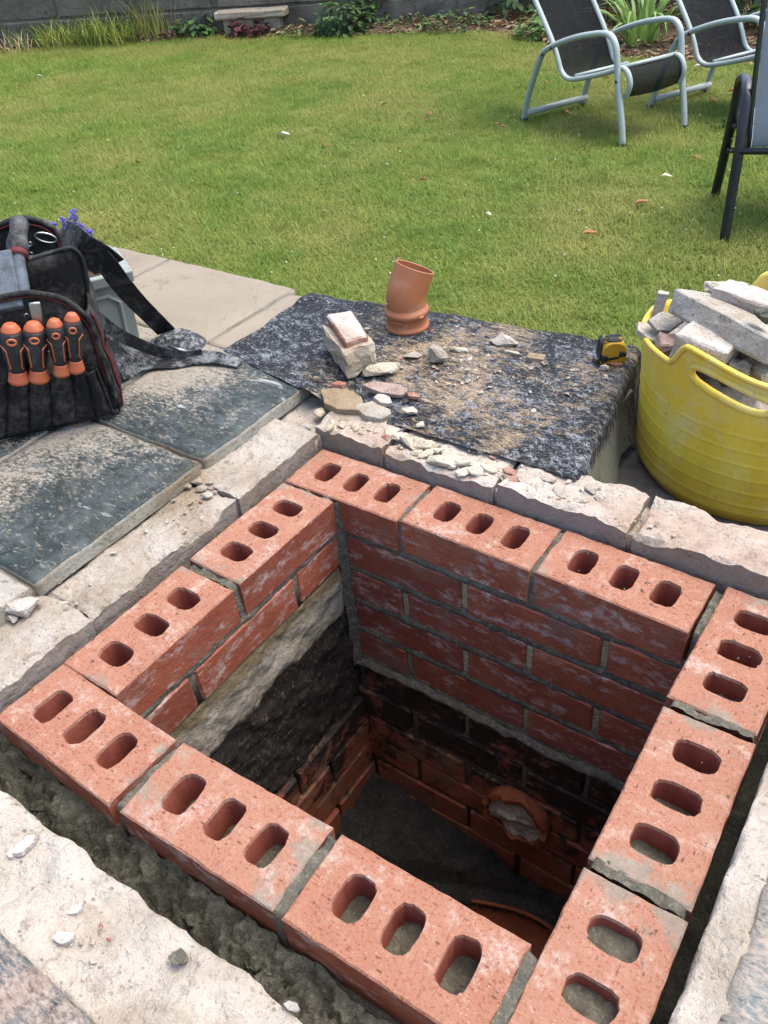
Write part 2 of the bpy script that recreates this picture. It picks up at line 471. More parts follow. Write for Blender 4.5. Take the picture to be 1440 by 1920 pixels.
def beige():
    m = Mat('beige concrete paving', .9, .2)
    a = m.noise(4, 6, .6); b = m.noise(60, 6, .7); c = m.noise(300, 3, .6)
    col = m.ramp(a, [(.3, lin('#a59a88', .6)), (.7, lin('#bdb19d', .6))])
    col = m.mix(m.math('MULTIPLY', m.mask(b, .6, .72), .55), col, lin('#6b6558', .6))
    col = m.mix(m.math('MULTIPLY', m.mask(c, .6, .7), .35), col, lin('#e6dfcf', .6))
    col = m.mix(m.math('MULTIPLY', m.mask(m.noise(14, 5, .7), .62, .7), .5), col, lin('#807a6c', .6))
    return m.color(col).bump(b, .002).bump(c, .001).m
M['beige'] = beige()
def sheetmat():
    m = Mat('black speckled sheet', .75, .25)
    v = m.map(m.pos, (1, 1.35, .35), (0, 0, .5))
    a = m.noise(185, 4, .65, 1.2, v); b = m.noise(58, 6, .7, .8, v); c = m.noise(5.0, 6, .68, .6); d = m.noise(70, 5, .75, .5, m.map(m.pos, (.6, 1.8, .4), (0, 0, .35)))
    e = m.noise(9, 5, .65, .5, m.map(m.pos, (1, 1, 1), (0, 0, 0), (4, 4, 4))); g = m.noise(330, 3, .6)
    thr = m.math('ADD', m.math('ADD', a, m.math('MULTIPLY', m.math('SUBTRACT', b, .5), .6)), m.math('MULTIPLY', m.math('SUBTRACT', e, .5), .45))
    sp = m.mask(thr, .50, .64)
    col = m.mix(m.math('MULTIPLY', sp, .8), lin('#12171d', 1), m.ramp(b, [(.35, lin('#4a535e', .8)), (.68, lin('#b4bac0', .8))]))
    dust = m.math('ADD', m.math('MULTIPLY', m.math('SUBTRACT', c, .5), 4.6), m.math('MULTIPLY', m.math('SUBTRACT', d, .5), 4.2))
    # grit has gathered where the rubble was tipped, and streaks the part that hangs down
    p = m.xyz(m.pos)
    dx = m.math('SUBTRACT', p[0], .13); dy = m.math('SUBTRACT', p[1], .88)
    q = m.math('SQRT', m.math('ADD', m.math('MULTIPLY', dx, dx), m.math('MULTIPLY', dy, dy)))
    dust = m.math('ADD', dust, m.math('SUBTRACT', .58, m.math('MULTIPLY', q, 2.3)))
    hang = m.mask(m.math('MULTIPLY', m.math('SUBTRACT', .030, p[2]), 30.0), .1, 1.0)
    far_ = m.mask(p[0], .36, .42)
    hang = m.math('MULTIPLY', hang, far_)
    dust = m.math('ADD', dust, m.math('MULTIPLY', hang, 1.3))
    dm = m.mask(dust, .05, .95)
    grit = m.ramp(m.math('ADD', m.math('MULTIPLY', a, .55), m.math('MULTIPLY', g, .45)), [(.36, lin('#5d5140', .85)), (.5, lin('#a58e70', .85)), (.64, lin('#dccdb4', .85))])
    grit = m.mix(hang, grit, lin('#a5a58c', .8))
    col = m.mix(m.math('MULTIPLY', dm, .86), col, grit)
    return m.color(col).bump(b, .004).bump(a, .002).m
M['sheet'] = sheetmat()

# ------------------------------------------------------------------ the setting
ZT = .045           # tile tops
ZL = -.60           # lawn
def soil_mat(name, c1, c2, c3=None):
    m = Mat(name, .95, .1)
    a = m.noise(3, 6, .65); b = m.noise(30, 6, .7)
    col = m.ramp(a, [(.3, c1), (.7, c2)])
    col = m.mix(m.math('MULTIPLY', m.mask(b, .5, .7), .6), col, c3 or c1)
    return m.color(col).bump(b, .02).m
M['soil'] = soil_mat('soil', (.045, .032, .022, 1), (.09, .065, .045, 1), (.14, .11, .08, 1))
M['rubblefloor'] = soil_mat('rubble ground', (.10, .085, .07, 1), (.22, .19, .16, 1), (.035, .032, .03, 1))
M['turf'] = soil_mat('turf', (.085, .105, .022, 1), (.13, .135, .034, 1), (.06, .085, .02, 1))
M['base'] = mortar('paving base concrete', (.20, .18, .15, 1), (.33, .30, .26, 1))

# ground round the raised patio: one sheet out to the horizon with the patio cut out of it
gx = [-120, -9.5, -3.2, 2.2, 4.5, 120]; gy = [-120, -1.2, 1.05, 12, 120]
V = [(x, y, ZL - .012) for y in gy for x in gx]
F = []
for j in range(4):
    for i in range(5):
        if i == 2 and j == 1: continue
        a = j * 6 + i
        F.append((a, a + 1, a + 7, a + 6))
obj('ground', V, F, M['turf'], kind='structure', base=(0, 0, ZL))
def lawn_z(x, y):
    return ZL + .012 * fz(x, y, 0, .8, 3)
V, F = grid(lambda s, t: Vector((-10 + 13.5 * s, 1.03 + 8.6 * t, lawn_z(-10 + 13.5 * s, 1.03 + 8.6 * t))), 90, 60)
obj('lawn', V, F, M['turf'], smooth=True, kind='structure')

# concrete base under the patio (five blocks round the chamber and the dug-out corner)
for lo, hi in (((-3.2, -1.2, -.7), (-.125, 1.05, .018)), ((-.125, .765, -.7), (.395, 1.05, .016)),
               ((-.125, -1.2, -1.0), (2.2, -.15, .014)), ((.83, -.15, -1.0), (2.2, .765, .012)),
               ((.395, .765, -.7), (2.2, 1.32, -.088))):
    V, F = box_vf(lo, hi)
    obj('patio_base', V, F, M['base'] if hi[2] > 0 else M['rubblefloor'], kind='structure')

def rough_quad(A, B, C, D, z, thick, n, m, amp, edge, seed, s=18, chip=.008, sides=True, zf=None, terr=0.0):
    """A..D: corners (x, y), A-B along s, A-D along t. An uneven slab with ragged, chipped edges"""
    A, B, C, D = [Vector((p[0], p[1], 0)) for p in (A, B, C, D)]
    L = max((B - A).length, (C - D).length); W = max((D - A).length, (C - B).length)
    top = []
    for j in range(m + 1):
        for i in range(n + 1):
            u, v = i / n, j / m
            p = (A * (1 - u) + B * u) * (1 - v) + (D * (1 - u) + C * u) * v
            de = min(u * L, (1 - u) * L, v * W, (1 - v) * W)
            k = math.exp(-de / .0055)
            p.x += fz(p.x, p.y, 0, 28, seed) * edge * k
            p.y += fz(p.x, p.y, 0, 28, seed + 4) * edge * k
            zz = z + fz(p.x, p.y, 0, s, seed + 2) * amp + fz(p.x, p.y, 0, s * 4, seed + 7) * amp * .35
            zz -= chip * max(0, .25 + 1.6 * fz(p.x, p.y, 0, 22, seed + 11)) * k
            if zf: zz += zf(p.x, p.y)
            if terr:
                q = .5 + .9 * fz(p.x, p.y, 0, 13, seed + 31)
                fl = math.floor(q * 5); fr = q * 5 - fl
                zz += terr * ((fl + min(1, fr * 5)) / 5 - .5)
            p.z = zz
            top.append(p)
    V = top[:]; F = []
    w = n + 1
    for j in range(m):
        for i in range(n):
            a = j * w + i
            F.append((a, a + 1, a + w + 1, a + w))
    if sides:
        ring = [i for i in range(n + 1)] + [j * w + n for j in range(1, m + 1)] + [m * w + i for i in range(n - 1, -1, -1)] + [j * w for j in range(m - 1, 0, -1)]
        R = len(ring); rows = 4; prev = ring
        for r in range(1, rows + 1):
            cur = []
            for q in ring:
                p = V[q].copy(); p.z = p.z * (1 - r / rows) + (z - thick) * r / rows
                p.x += fz(p.x, p.y, p.z, 30, seed + 20) * edge * .35
                p.y += fz(p.x, p.y, p.z, 30, seed + 25) * edge * .35
                cur.append(len(V)); V.append(p)
            for k in range(R):
                F.append((prev[k], cur[k], cur[(k + 1) % R], prev[(k + 1) % R]))
            prev = cur
    return V, F

# paving: an empty of the setting whose slabs are its pieces
pav = thing('patio_paving', (-.6, .4, .018), kind='structure')
def tile(x0, y0, x1, y1, mt, z=ZT, thick=.026, seed=0, rot=0.0, label=None, chip=.002, edge=.0009):
    n = max(4, int((x1 - x0) / .012)); m = max(4, int((y1 - y0) / .012))
    c = Vector(((x0 + x1) / 2, (y0 + y1) / 2, 0)); cs, sn = math.cos(rot), math.sin(rot)
    P = []
    for x, y in ((x0, y0), (x1, y0), (x1, y1), (x0, y1)):
        d = Vector((x, y, 0)) - c
        P.append((c.x + cs * d.x - sn * d.y, c.y + sn * d.x + cs * d.y))
    V, F = rough_quad(*P, z, thick, n, m, .0010, edge, seed, 10, chip)
    nt = n * m
    return obj('paving_slab', V, F, [mt, M['edge']], pav, [0] * nt + [1] * (len(F) - nt), True, label=label)
def flatten_shade(o): pass
cols = [(-.411, -.106), (-.722, -.418), (-1.034, -.729), (-1.345, -1.041)]
for ci, (x0, x1) in enumerate(cols):
    for ri, (y0, y1) in enumerate(((-.78, -.475), (-.468, -.163), (-.157, .152), (.163, .482), (.494, .790))):
        if ci == 0 and ri == 3: mt, lb = M['slate'], 'dark slate paving tile with a pale streaked patch'
        elif ci == 0 and ri == 4: mt, lb = M['slate'], 'dark slate paving tile under the edge of the black sheet'
        elif ri == 4 or ci == 1: mt, lb = M['slate_dusty'], None
        else: mt, lb = M['slate_pale'], None
        tile(x0 + .004, y0, x1, y1, mt, seed=ci * 7 + ri, rot=random.Random(ci * 5 + ri).uniform(-.006, .006), label=lb)
# beige concrete slabs out to the lawn
for i, (x0, x1) in enumerate(((-.395, .36), (-.795, -.401), (-1.40, -.801), (-2.0, -1.406), (-2.6, -2.006))):
    tile(x0, .80, x1, 1.085 if i else 1.06, M['beige'], z=.040, thick=.05, seed=40 + i)
# tiles in the foreground and on the right of the shaft
tile(-.10, -.46, .392, -.153, M['slate_rust'], seed=60, rot=-.012, label='rust stained slate tile in the near corner')
tile(.40, -.46, .70, -.16, M['slate_pale'], seed=61)
for i, y in enumerate((-.30, .02, .34)):
    tile(.826, y, 1.13, y + .305, M['slate_mixed'], z=.034, seed=64 + i, chip=.008, edge=.004)
    tile(1.138, y, 1.44, y + .305, M['slate_pale'], z=.034, seed=74 + i)
# pale dust and bedding between and round the tiles
V, F = rough_quad((-.13, -.9), (2.0, -.9), (2.0, -.462), (-.13, -.462), .022, .01, 60, 12, .003, .003, 3)
obj('mortar_bed', V, F, M['lime'], kind='structure', smooth=True)
V, F = rough_quad((-1.4, -.8), (-.112, -.8), (-.112, .797), (-1.4, .797), .0345, .016, 110, 140, .0028, .002, 9, 30)
obj('grout_bed', V, F, M['lime'], kind='structure', smooth=True)
V, F = rough_quad((-.16, -.158), (.86, -.152), (.86, -.052), (-.16, -.060), .024, .13, 150, 18, .0030, .0042, 21, 14, .008, terr=.012)
obj('mortar_bed', V, F, M['lime'], kind='structure', smooth=True)
V, F = rough_quad((-.125, .655), (-.01, .655), (-.01, .80), (-.125, .80), .010, .12, 20, 24, .004, .003, 41, 24, .01, terr=.01)
obj('mortar_bed', V, F, M['lime'], kind='structure', smooth=True)
V, F = rough_quad((.793, -.05), (.83, -.05), (.83, .80), (.795, .66), .026, .14, 12, 100, .0025, .003, 22, 14, .01, terr=.008)
obj('mortar_bed', V, F, M['lime'], kind='structure', smooth=True)

# ------------------------------------------------------------------ the kerbs round the shaft
kerb = thing('concrete_kerb', (-.07, .3, -.12), 'crumbling cream concrete kerb between the slate tiles and the left brick wall of the shaft', 'kerb')
for y0, y1, xi, zz, sd_, ch in ((.465, .668, -.011, .021, 3, .010), (.174, .463, -.015, .016, 8, .020), (-.062, .172, -.011, .020, 12, .010)):
    V, F = rough_quad((-.122, y0), (xi, y0), (xi, y1), (-.122, y1), zz, .14, 22, int((y1 - y0) / .006), .0022, .0026, sd_, 16, ch * .7, terr=.006)
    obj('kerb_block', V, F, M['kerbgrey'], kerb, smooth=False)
bk = thing('old_brick_kerb', (.35, .71, -.1), 'row of old pinkish rendered bricks with crumbling mortar along the back of the shaft', 'kerb')
for x0, x1, y0, y1, zz, sd_ in ((-.022, .116, .676, .762, .031, 1), (.123, .320, .673, .760, .026, 2), (.329, .532, .675, .765, .030, 3), (.541, .765, .674, .765, .030, 4), (.772, .98, .674, .765, .028, 5)):
    V, F = rough_quad((x0, y0), (x1, y0), (x1, y1), (x0, y1), zz, .13, int((x1 - x0) / .006), 15, .0028, .0026, sd_ + 30, 20, .008, terr=.009)
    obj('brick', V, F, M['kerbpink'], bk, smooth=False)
V, F = rough_quad((-.02, .680), (.98, .680), (.98, .757), (-.02, .757), .016, .12, 120, 10, .003, .003, 77)
obj('mortar', V, F, M['lime'], bk, smooth=True)

# ------------------------------------------------------------------ the inspection chamber
ch = thing('inspection_chamber', (.389, .332, -.95), 'half rebuilt red brick inspection chamber, an open square shaft with three-hole bricks on its rim', 'brick shaft')
def pbrick_mesh(seed):
    rd = random.Random(seed)
    L2, W2, H = .1075, .05125, .065
    bm = bmesh.new()
    def loop(pts, z): return [bm.verts.new((x, y, z)) for x, y in pts]
    def outline(ins, jit):
        P = []
        for (xa, ya), (xb, yb), n in (((-1, -1), (1, -1), 22), ((1, -1), (1, 1), 11), ((1, 1), (-1, 1), 22), ((-1, 1), (-1, -1), 11)):
            for i in range(n):
                t = i / n
                x = (xa + (xb - xa) * t) * (L2 - ins); y = (ya + (yb - ya) * t) * (W2 - ins)
                j = fz(x, y, 0, 55, seed) * jit
                k = fz(x, y, 0, 130, seed + 3) * jit * .5
                ln = math.hypot(x, y)
                P.append((x * (1 - (j + abs(k)) / ln), y * (1 - (j + abs(k)) / ln)))
        return P
    o0 = outline(.0018, .0030); o1 = outline(0, .0014); o2 = outline(0, .0007)
    T = loop(o0, 0); S1 = loop(o1, -.0022); S2 = loop(o2, -H + .002); Bt = loop(outline(.002, .0008), -H)
    n = len(T); te = []
    for i in range(n): te.append(bm.edges.new((T[i], T[(i + 1) % n])))
    holes = []
    for h in (-1, 0, 1):
        cx = h * .059 + rd.uniform(-.0015, .0015); cy = rd.uniform(-.002, .002)
        a, b = .0168 + rd.uniform(-.0008, .0008), .0248 + rd.uniform(-.001, .001)
        P = []; K = 30
        for i in range(K):
            th = 2 * math.pi * i / K
            c, s = math.cos(th), math.sin(th)
            e = 2 / 3.4
            x = a * math.copysign(abs(c) ** e, c); y = b * math.copysign(abs(s) ** e, s)
            q = 1 + .045 * fz(c * 2, s * 2, 0, 1.3, seed + h * 3 + 20) + (.055 if rd.random() < .35 else .02) * rd.uniform(-1, 1)
            P.append((cx + x * q, cy + y * q))
        l0 = loop(P, 0)
        l1 = loop([(cx + (x - cx) * .955, cy + (y - cy) * .965) for x, y in P], -.0045)
        sm = [(cx + (x - cx) * .97, cy + (y - cy) * .975) for x, y in P]
        l2 = loop(sm, -H)
        for i in range(K): te.append(bm.edges.new((l0[i], l0[(i + 1) % K])))
        holes.append((l0, l1, l2))
    r = bmesh.ops.triangle_fill(bm, use_beauty=True, use_dissolve=False, edges=te, normal=(0, 0, 1))
    bm.faces.ensure_lookup_table()
    for f in bm.faces:
        f.material_index = 1
        if f.normal.z < 0: f.normal_flip()
    def wall(a, b, mi, flip=False):
        k = len(a)
        for i in range(k):
            q = (a[i], b[i], b[(i + 1) % k], a[(i + 1) % k])
            f = bm.faces.new(q[::-1] if flip else q)
            f.material_index = mi
            f.smooth = mi == 2
    wall(T, S1, 1); wall(S1, S2, 0); wall(S2, Bt, 0)
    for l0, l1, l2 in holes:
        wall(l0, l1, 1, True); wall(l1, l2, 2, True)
    bmesh.ops.recalc_face_normals(bm, faces=bm.faces[:])
    me = bpy.data.meshes.new('perforated_brick')
    bm.to_mesh(me); bm.free()
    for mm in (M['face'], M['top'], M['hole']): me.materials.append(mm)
    me.update()
    return me
PB = [pbrick_mesh(s) for s in (11, 23, 35, 47, 59)]
mort = MB()
off = {'B1': (1.86, -3.18, .93), 'B2': (-.54, .43, -.59), 'B3': (-3.74, -.42, -1.12), 'R1': (-.94, -1.04, -1.48), 'R2': (-.68, -4.54, .47), 'R3': (1.94, -5.47, .66),
       'F3': (2.2, 10.27, 1.48), 'F2': (1.29, 4.91, 1.81), 'F1': (-2.07, 3.09, -1.62), 'L1': (-.72, -4.23, -.31), 'L2': (1.39, .18, -.79)}
nom = {'B1': (107.5, 613.75, 0), 'B2': (332.5, 613.75, 0), 'B3': (557.5, 613.75, 0), 'R1': (726.25, 557.5, 90), 'R2': (726.25, 332.5, 90), 'R3': (726.25, 107.5, 90),
       'F3': (557.5, 51.25, 0), 'F2': (332.5, 51.25, 0), 'F1': (107.5, 51.25, 0), 'L1': (51.25, 220, 90), 'L2': (51.25, 445, 90)}
plug = {'B1': (.06, .06, .055), 'B2': (.05, .06, .06), 'B3': (.06, .052, .06), 'R1': (.034, .06, .06), 'R2': (.034, .040, .044), 'R3': (.05, .020, .018),
        'F1': (.056, .06, .06), 'F2': (.050, .048, .042), 'F3': (.046, .038, .044), 'L1': (.06, .06, .06), 'L2': (.06, .06, .06)}
TB = {}
for i, k in enumerate(nom):
    x, y, a = [p + q for p, q in zip(nom[k], off[k])]
    rd = random.Random(i)
    rot = (rd.uniform(-.006, .006), rd.uniform(-.006, .006), math.radians(a))
    o = put('brick', PB[i % 5], ch, (x / 1000, y / 1000, rd.uniform(-.001, .001)), rot)
    TB[k] = o
    Mx = Matrix.Translation((x / 1000, y / 1000, 0)) @ Matrix.Rotation(math.radians(a), 4, 'Z')
    for j, h in enumerate((-1, 0, 1)):
        zb = -plug[k][j]
        def pf(s, t, h=h, zb=zb):
            c = Mx @ Vector((h * .059 + (s - .5) * .039, (t - .5) * .055, zb))
            c.z += .006 * fz(c.x, c.y, 0, 60, i + h)
            return c
        mort.add(*grid(pf, 8, 10))
# plain bricks of the courses below
def wbrick_mesh(L, seed, mt):
    V, F = box_vf((-L / 2, -.05125, -.065), (L / 2, .05125, 0))
    V, F = bevelled(V, F, .0035, 1, .0016, seed, 1)
    me = mesh('brick', V, F, mt)
    return me
WB = [wbrick_mesh(.215, s, M['face']) for s in (1, 2, 3)]
OB = [wbrick_mesh(.216, s, M['old']) for s in (4, 5, 6)]
rd = random.Random(5)
def course(k, z, pool, skip_left=False, out=0.0, jit=.0015):
    if k % 2 == 0:
        back = [(.1075, 0), (.3325, 0), (.5575, 0)]; left = [.220, .445]; right = [.1075, .3325, .5575]
    else:
        back = [(.220, 0), (.445, 0), (.670, 0)]; left = [.1075, .3325, .5575]; right = [.220, .445]
    J = lambda a=jit: rd.uniform(-a, a)
    for x, _ in back:
        for y in (.61375, .05125):
            put('brick', rd.choice(pool), ch, (x + J(), y + J() + (out if y > .3 else -out), z + J()), (J(), J(.01), J(.006)))
    if not skip_left:
        for y in left: put('brick', rd.choice(pool), ch, (.05125 + J() - out, y + J(), z + J()), (J(), J(.01), math.pi / 2 + J(.006)))
    for y in right: put('brick', rd.choice(pool), ch, (.72625 + J() + out, y + J(), z + J()), (J(), J(.01), math.pi / 2 + J(.006)))
for k in range(1, 5): course(k, -.075 * k, WB, k > 1)
for k in range(5, 12): course(k, -.075 * k - .018, OB, True, .0, .0022)
for j in range(6):                                                  # old bricks under the sooty slab on the left
    for y in ([.1075, .3325, .5575] if j % 2 else [.02, .245, .470, .60]):
        if y == .60: continue
        put('brick', rd.choice(OB), ch, (.0525 + rd.uniform(-.004, .004), y, -.494 - .074 * j), (0, rd.uniform(-.01, .01), math.pi / 2 + rd.uniform(-.01, .01)))
    if j % 2 == 0:
        put('brick', OB[0], ch, (.0525, .6975, -.494 - .074 * j), (0, 0, math.pi / 2))
# mortar: a core in each wall, recessed behind the brick faces, joints between the top bricks
def core(lo, hi): mort.add(*box_vf(lo, hi))
core((.004, .5688, -.97), (.7735, .6610, -.0665))
core((.004, .004, -.97), (.7735, .0982, -.0662))
core((.004, .0982, -.142), (.0985, .5668, -.0665))
core((.004, .0982, -.97), (.0890, .5668, -.142))
core((.6788, .0982, -.97), (.7735, .5668, -.0665))
def joint(c, along, L, W, ztop, seed):
    a = Vector((along[0], along[1], 0)); b = Vector((-a.y, a.x, 0))
    def f(s, t):
        p = Vector((c[0], c[1], 0)) + a * (s - .5) * L + b * (t - .5) * W
        e = max(0, abs(s - .5) - .46) / .04
        p.z = ztop + .007 * fz(p.x, p.y, 0, 45, seed) - .06 * e * e
        return p
    mort.add(*grid(f, 40, 4))
jt = .0115
for c, al, L, zt in (((.220, .612), (0, 1), .097, -.004), ((.4425, .612), (0, 1), .097, -.005), ((.671, .612), (0, 1), .097, -.006),
                     ((.726, .4445), (1, 0), .099, -.0015), ((.727, .218), (1, 0), .099, -.002), ((.052, .332), (1, 0), .097, -.007),
                     ((.052, .106), (1, 0), .097, -.010), ((.052, .557), (1, 0), .097, -.008),
                     ((.222, .052), (0, 1), .097, -.008), ((.447, .056), (0, 1), .099, -.0015), ((.672, .058), (0, 1), .108, .0005)):
    joint(c, al, L, .0115, zt, len(mort.V))
rd = random.Random(8)
# inside bed joints, slightly proud and uneven: ribbons of mortar struck along each joint of the new courses
def bed(p0, p1, n, z, h, out, seed, core_=False):
    p0, p1, n = Vector(p0), Vector(p1), Vector(n)
    def f(s, t):
        p = p0.lerp(p1, s)
        q = math.sin(math.pi * t)
        d = out * q + (.0035 * fz(p.x * 1.0, p.y * 1.0, z + t * .02, 40, seed)) * q
        return Vector((p.x, p.y, z + (t - .5) * (h + .004 * fz(p.x, p.y, z, 25, seed + 2)))) + n * (d - .0045)
    mort.add(*grid(f, 70, 5))
for k in range(1, 6):
    z = -.075 * k + .005
    bed((.10, .5625, 0), (.676, .5625, 0), (0, -1, 0), z, .024, .0048, k)
    if k < 2: bed((.1025, .10, 0), (.1025, .5625, 0), (1, 0, 0), z, .019, .0042, k + 20)
bed((.1065, .558, 0), (.1065, .5625, 0), (.7, -.7, 0), -.19, .37, .002, 50)
mort.make('mortar', M['mortar'], ch, smooth=True, base=(.389, .332, -.95))
# vertical joints inside, a mortar fillet in the back-left corner and the ledge under the new courses
fil = MB()
fil.add(*grid(lambda s, t: Vector((.1015 + .013 * s + .003 * fz(s, t * 6, 0, 3, 1), .5635 - .013 * (1 - s) + .003 * fz(s, t * 6, 4, 3, 1), -.005 - .385 * t)), 5, 60))
V, F = grid(lambda s, t: Vector((.10 + .58 * s, .5645 - .011 * math.sin(math.pi * min(1, t * 1.15)) - .004 * fz(s * 9, t, 0, 2, 3), -.368 - .028 * t - .006 * fz(s * 8, 3, 0, 2, 5))), 90, 8)
fil.add(V, F)
fil.make('mortar_fillet', M['mortar'], ch, smooth=True)
# left wall below the second course: a pale lintel band, then a slab black with soot
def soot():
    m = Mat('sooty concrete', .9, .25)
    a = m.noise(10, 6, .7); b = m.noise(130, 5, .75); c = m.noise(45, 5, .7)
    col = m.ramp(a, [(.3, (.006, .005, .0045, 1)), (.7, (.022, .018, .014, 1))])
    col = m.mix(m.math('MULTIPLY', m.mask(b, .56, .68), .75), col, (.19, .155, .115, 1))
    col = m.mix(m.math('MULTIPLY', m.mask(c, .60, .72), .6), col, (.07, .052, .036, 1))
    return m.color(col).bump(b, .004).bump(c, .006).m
M['soot'] = soot()
def band():
    m = Mat('pale stained lintel', .9, .2)
    z = m.xyz(m.pos)[2]
    a = m.noise(20, 6, .7); b = m.noise(110, 5, .7)
    col = m.ramp(a, [(.3, lin('#8a826c', .72)), (.55, lin('#b0a999', .72)), (.75, lin('#c9c2b4', .72))])
    t = m.math('ADD', m.math('MULTIPLY', m.math('ADD', z, .175), 60.0), m.math('MULTIPLY', m.math('SUBTRACT', a, .5), 5.0))
    col = m.mix(m.math('MULTIPLY', m.mask(t, .1, .9), .8), col, lin('#8f7a50', .5))
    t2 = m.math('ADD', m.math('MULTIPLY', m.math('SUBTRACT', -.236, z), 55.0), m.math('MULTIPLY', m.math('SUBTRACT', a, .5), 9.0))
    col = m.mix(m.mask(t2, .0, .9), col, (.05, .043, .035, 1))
    col = m.mix(m.math('MULTIPLY', m.mask(b, .58, .7), .5), col, lin('#5d5547', .6))
    return m.color(col).bump(b, .003).bump(a, .006).m
M['band'] = band()
def wallpatch(y0, y1, z0, z1, x, amp, seed, n, m, low=None):
    def f(s, t):
        y = y0 + (y1 - y0) * s; zb = z1 + (low(y) if low else 0); z = z0 + (zb - z0) * t
        e = math.sin(math.pi * min(1, max(0, t))) ** .25
        return Vector((x - .006 * (1 - e) + amp * fz(y, z, 0, 22, seed), y, z))
    return grid(f, n, m)
V, F = wallpatch(.1, .5645, -.143, -.252, .1015, .006, 4, 160, 36, lambda y: .016 * fz(y, 3, 0, 14, 2))
obj('lintel', V, F, M['band'], ch, smooth=True)
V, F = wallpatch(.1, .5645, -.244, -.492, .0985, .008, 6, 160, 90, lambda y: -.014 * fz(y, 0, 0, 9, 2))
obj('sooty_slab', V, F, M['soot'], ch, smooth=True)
# floor of the shaft: a bank of benching mortar against the back-left corner, falling to the channel
M['clay'] = simple('terracotta clay', '#b0603c', .7, .6, .45, 14, .002)
# half-round channel, its far lip curving past the foot of the benching
LIP = catmull([at(u, v, -.868) for u, v in ((884, 1689), (905, 1692), (960, 1704), (1005, 1722), (1045, 1750), (1085, 1790))], 6)
def chan(s, t):
    x = s * (len(LIP) - 1); i = min(int(x), len(LIP) - 2)
    p = LIP[i].lerp(LIP[i + 1], x - i); d = (LIP[i + 1] - LIP[i]).normalized()
    n = Vector((d.y, -d.x, 0)).normalized()
    a = math.pi * t
    return p + n * (.055 * (1 - math.cos(a))) - Vector((0, 0, .055 * math.sin(a)))
V1, F1 = grid(chan, 36, 16)
b = MB(); b.add(V1, F1)
b.add(*sweep([chan(s / 36, 0) for s in range(37)], .0045, 6))
b.make('drain_channel', M['clay'], ch, smooth=True)
def lip_side(x, y):
    best = min(range(len(LIP)), key=lambda i: (LIP[i].x - x) ** 2 + (LIP[i].y - y) ** 2)
    i = min(best, len(LIP) - 2); d = LIP[i + 1] - LIP[i]
    return ((y - LIP[i].y) * d.x - (x - LIP[i].x) * d.y) / d.length
def bench(s, t):
    x = .10 + .58 * s; y = .10 + .465 * t
    z = -.905 + .115 * t * (1 - .72 * s) + .055 * (1 - s) + .018 * fz(x, y, 0, 22, 4) + .014 * fz(x, y, 0, 70, 7) + .01 * max(0, fz(x, y, 0, 40, 17))
    d = lip_side(x, y)
    if d < .03: z = min(z, -.873 + .3 * max(0, d))
    if d < -.004: z = -.945
    return Vector((x, y, z))
V, F = grid(bench, 110, 90)
bb = MB(); bb.add(V, F); rdb = random.Random(3)
for i in range(150):
    s_, t_ = rdb.random(), rdb.random(); c = bench(s_, t_)
    if c.z < -.93: continue
    r = rdb.uniform(.006, .022)
    V, F = hull((r * 1.4, r, r * .7), 500 + i, 10, sub=0)
    A = Matrix.Rotation(rdb.uniform(0, 6), 3, 'Z')
    bb.add([A @ v + c - Vector((0, 0, r * .25)) for v in V], F)
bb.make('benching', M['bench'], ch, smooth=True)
# broken clay pipe stub in the back wall
stub = MB()
SC0 = Vector((.445, .5625, -.600))
def stubf(r0, dep):
    def f(s, t):
        a = 2 * math.pi * s
        c, sn = math.cos(a), math.sin(a)
        rag = .5 + .5 * fz(c * 1.4, sn * 1.4, 0, 1.6, 3)
        out = (.016 + .022 * rag) * t
        r = r0 + .004 * fz(c, sn, t, 2, 6)
        return SC0 + Vector((c * r, dep - out, sn * r * .98))
    return f
fo, fi = stubf(.064, 0), stubf(.054, .0)
V, F = grid(fo, 40, 5); stub.add(V, F)
V, F = grid(fi, 40, 5, True); stub.add(V, F)
rim = [fo(s / 40, 1) for s in range(41)]; rin = [fi(s / 40, 1) for s in range(41)]
stub.add(rim + rin, [(i, i + 1, 41 + i + 1, 41 + i) for i in range(40)])
so = stub.make('clay_pipe_stub', M['clay'], ch, smooth=False)
def plugf(s, t):
    a = 2 * math.pi * s
    r = .056 * t
    p = SC0 + Vector((math.cos(a) * r, -.020, math.sin(a) * r))
    p.y += -.012 * fz(p.x, p.z, 0, 34, 5) + .026 * max(0, (p.z - SC0.z) / .056)
    return p
V, F = grid(plugf, 40, 10)
obj('mortar_plug', V, F, M['crumb'], so, smooth=True)
# damp mortar squeezed out behind the front and right walls
def spill(s, t):
    x = -.02 + .83 * s; y = -.062 + .064 * t
    z = -.084 + .05 * t * t + .030 * fz(x, y, 0, 18, 3) + .022 * fz(x, y, 0, 50, 5) + .008 * fz(x, y, 0, 130, 8)
    return Vector((x, y + .008 * fz(x, y, 0, 30, 9), min(z, -.045 if t > .6 else -.03)))
V, F = grid(spill, 330, 28)
obj('mortar_spill', V, F, M['wet'], kind='structure', smooth=True)
lum = MB(); rd = random.Random(31)
for i in range(70):
    x = rd.uniform(-.01, .80); r = rd.uniform(.008, .036)
    V, F = hull((r * rd.uniform(1.2, 2.4), r, r * rd.uniform(.4, .7)), i, 18, sub=2, rough=.22)
    c = Vector((x, rd.uniform(-.036, -.003), rd.uniform(-.120, -.070)))
    A = Matrix.Rotation(rd.uniform(0, 6), 3, 'Z')
    lum.add([A @ v + c for v in V], F)
lum.make('mortar_lumps', M['wet'], smooth=True, kind='stuff', label='dark damp mortar lumps fallen into the trench along the front wall')
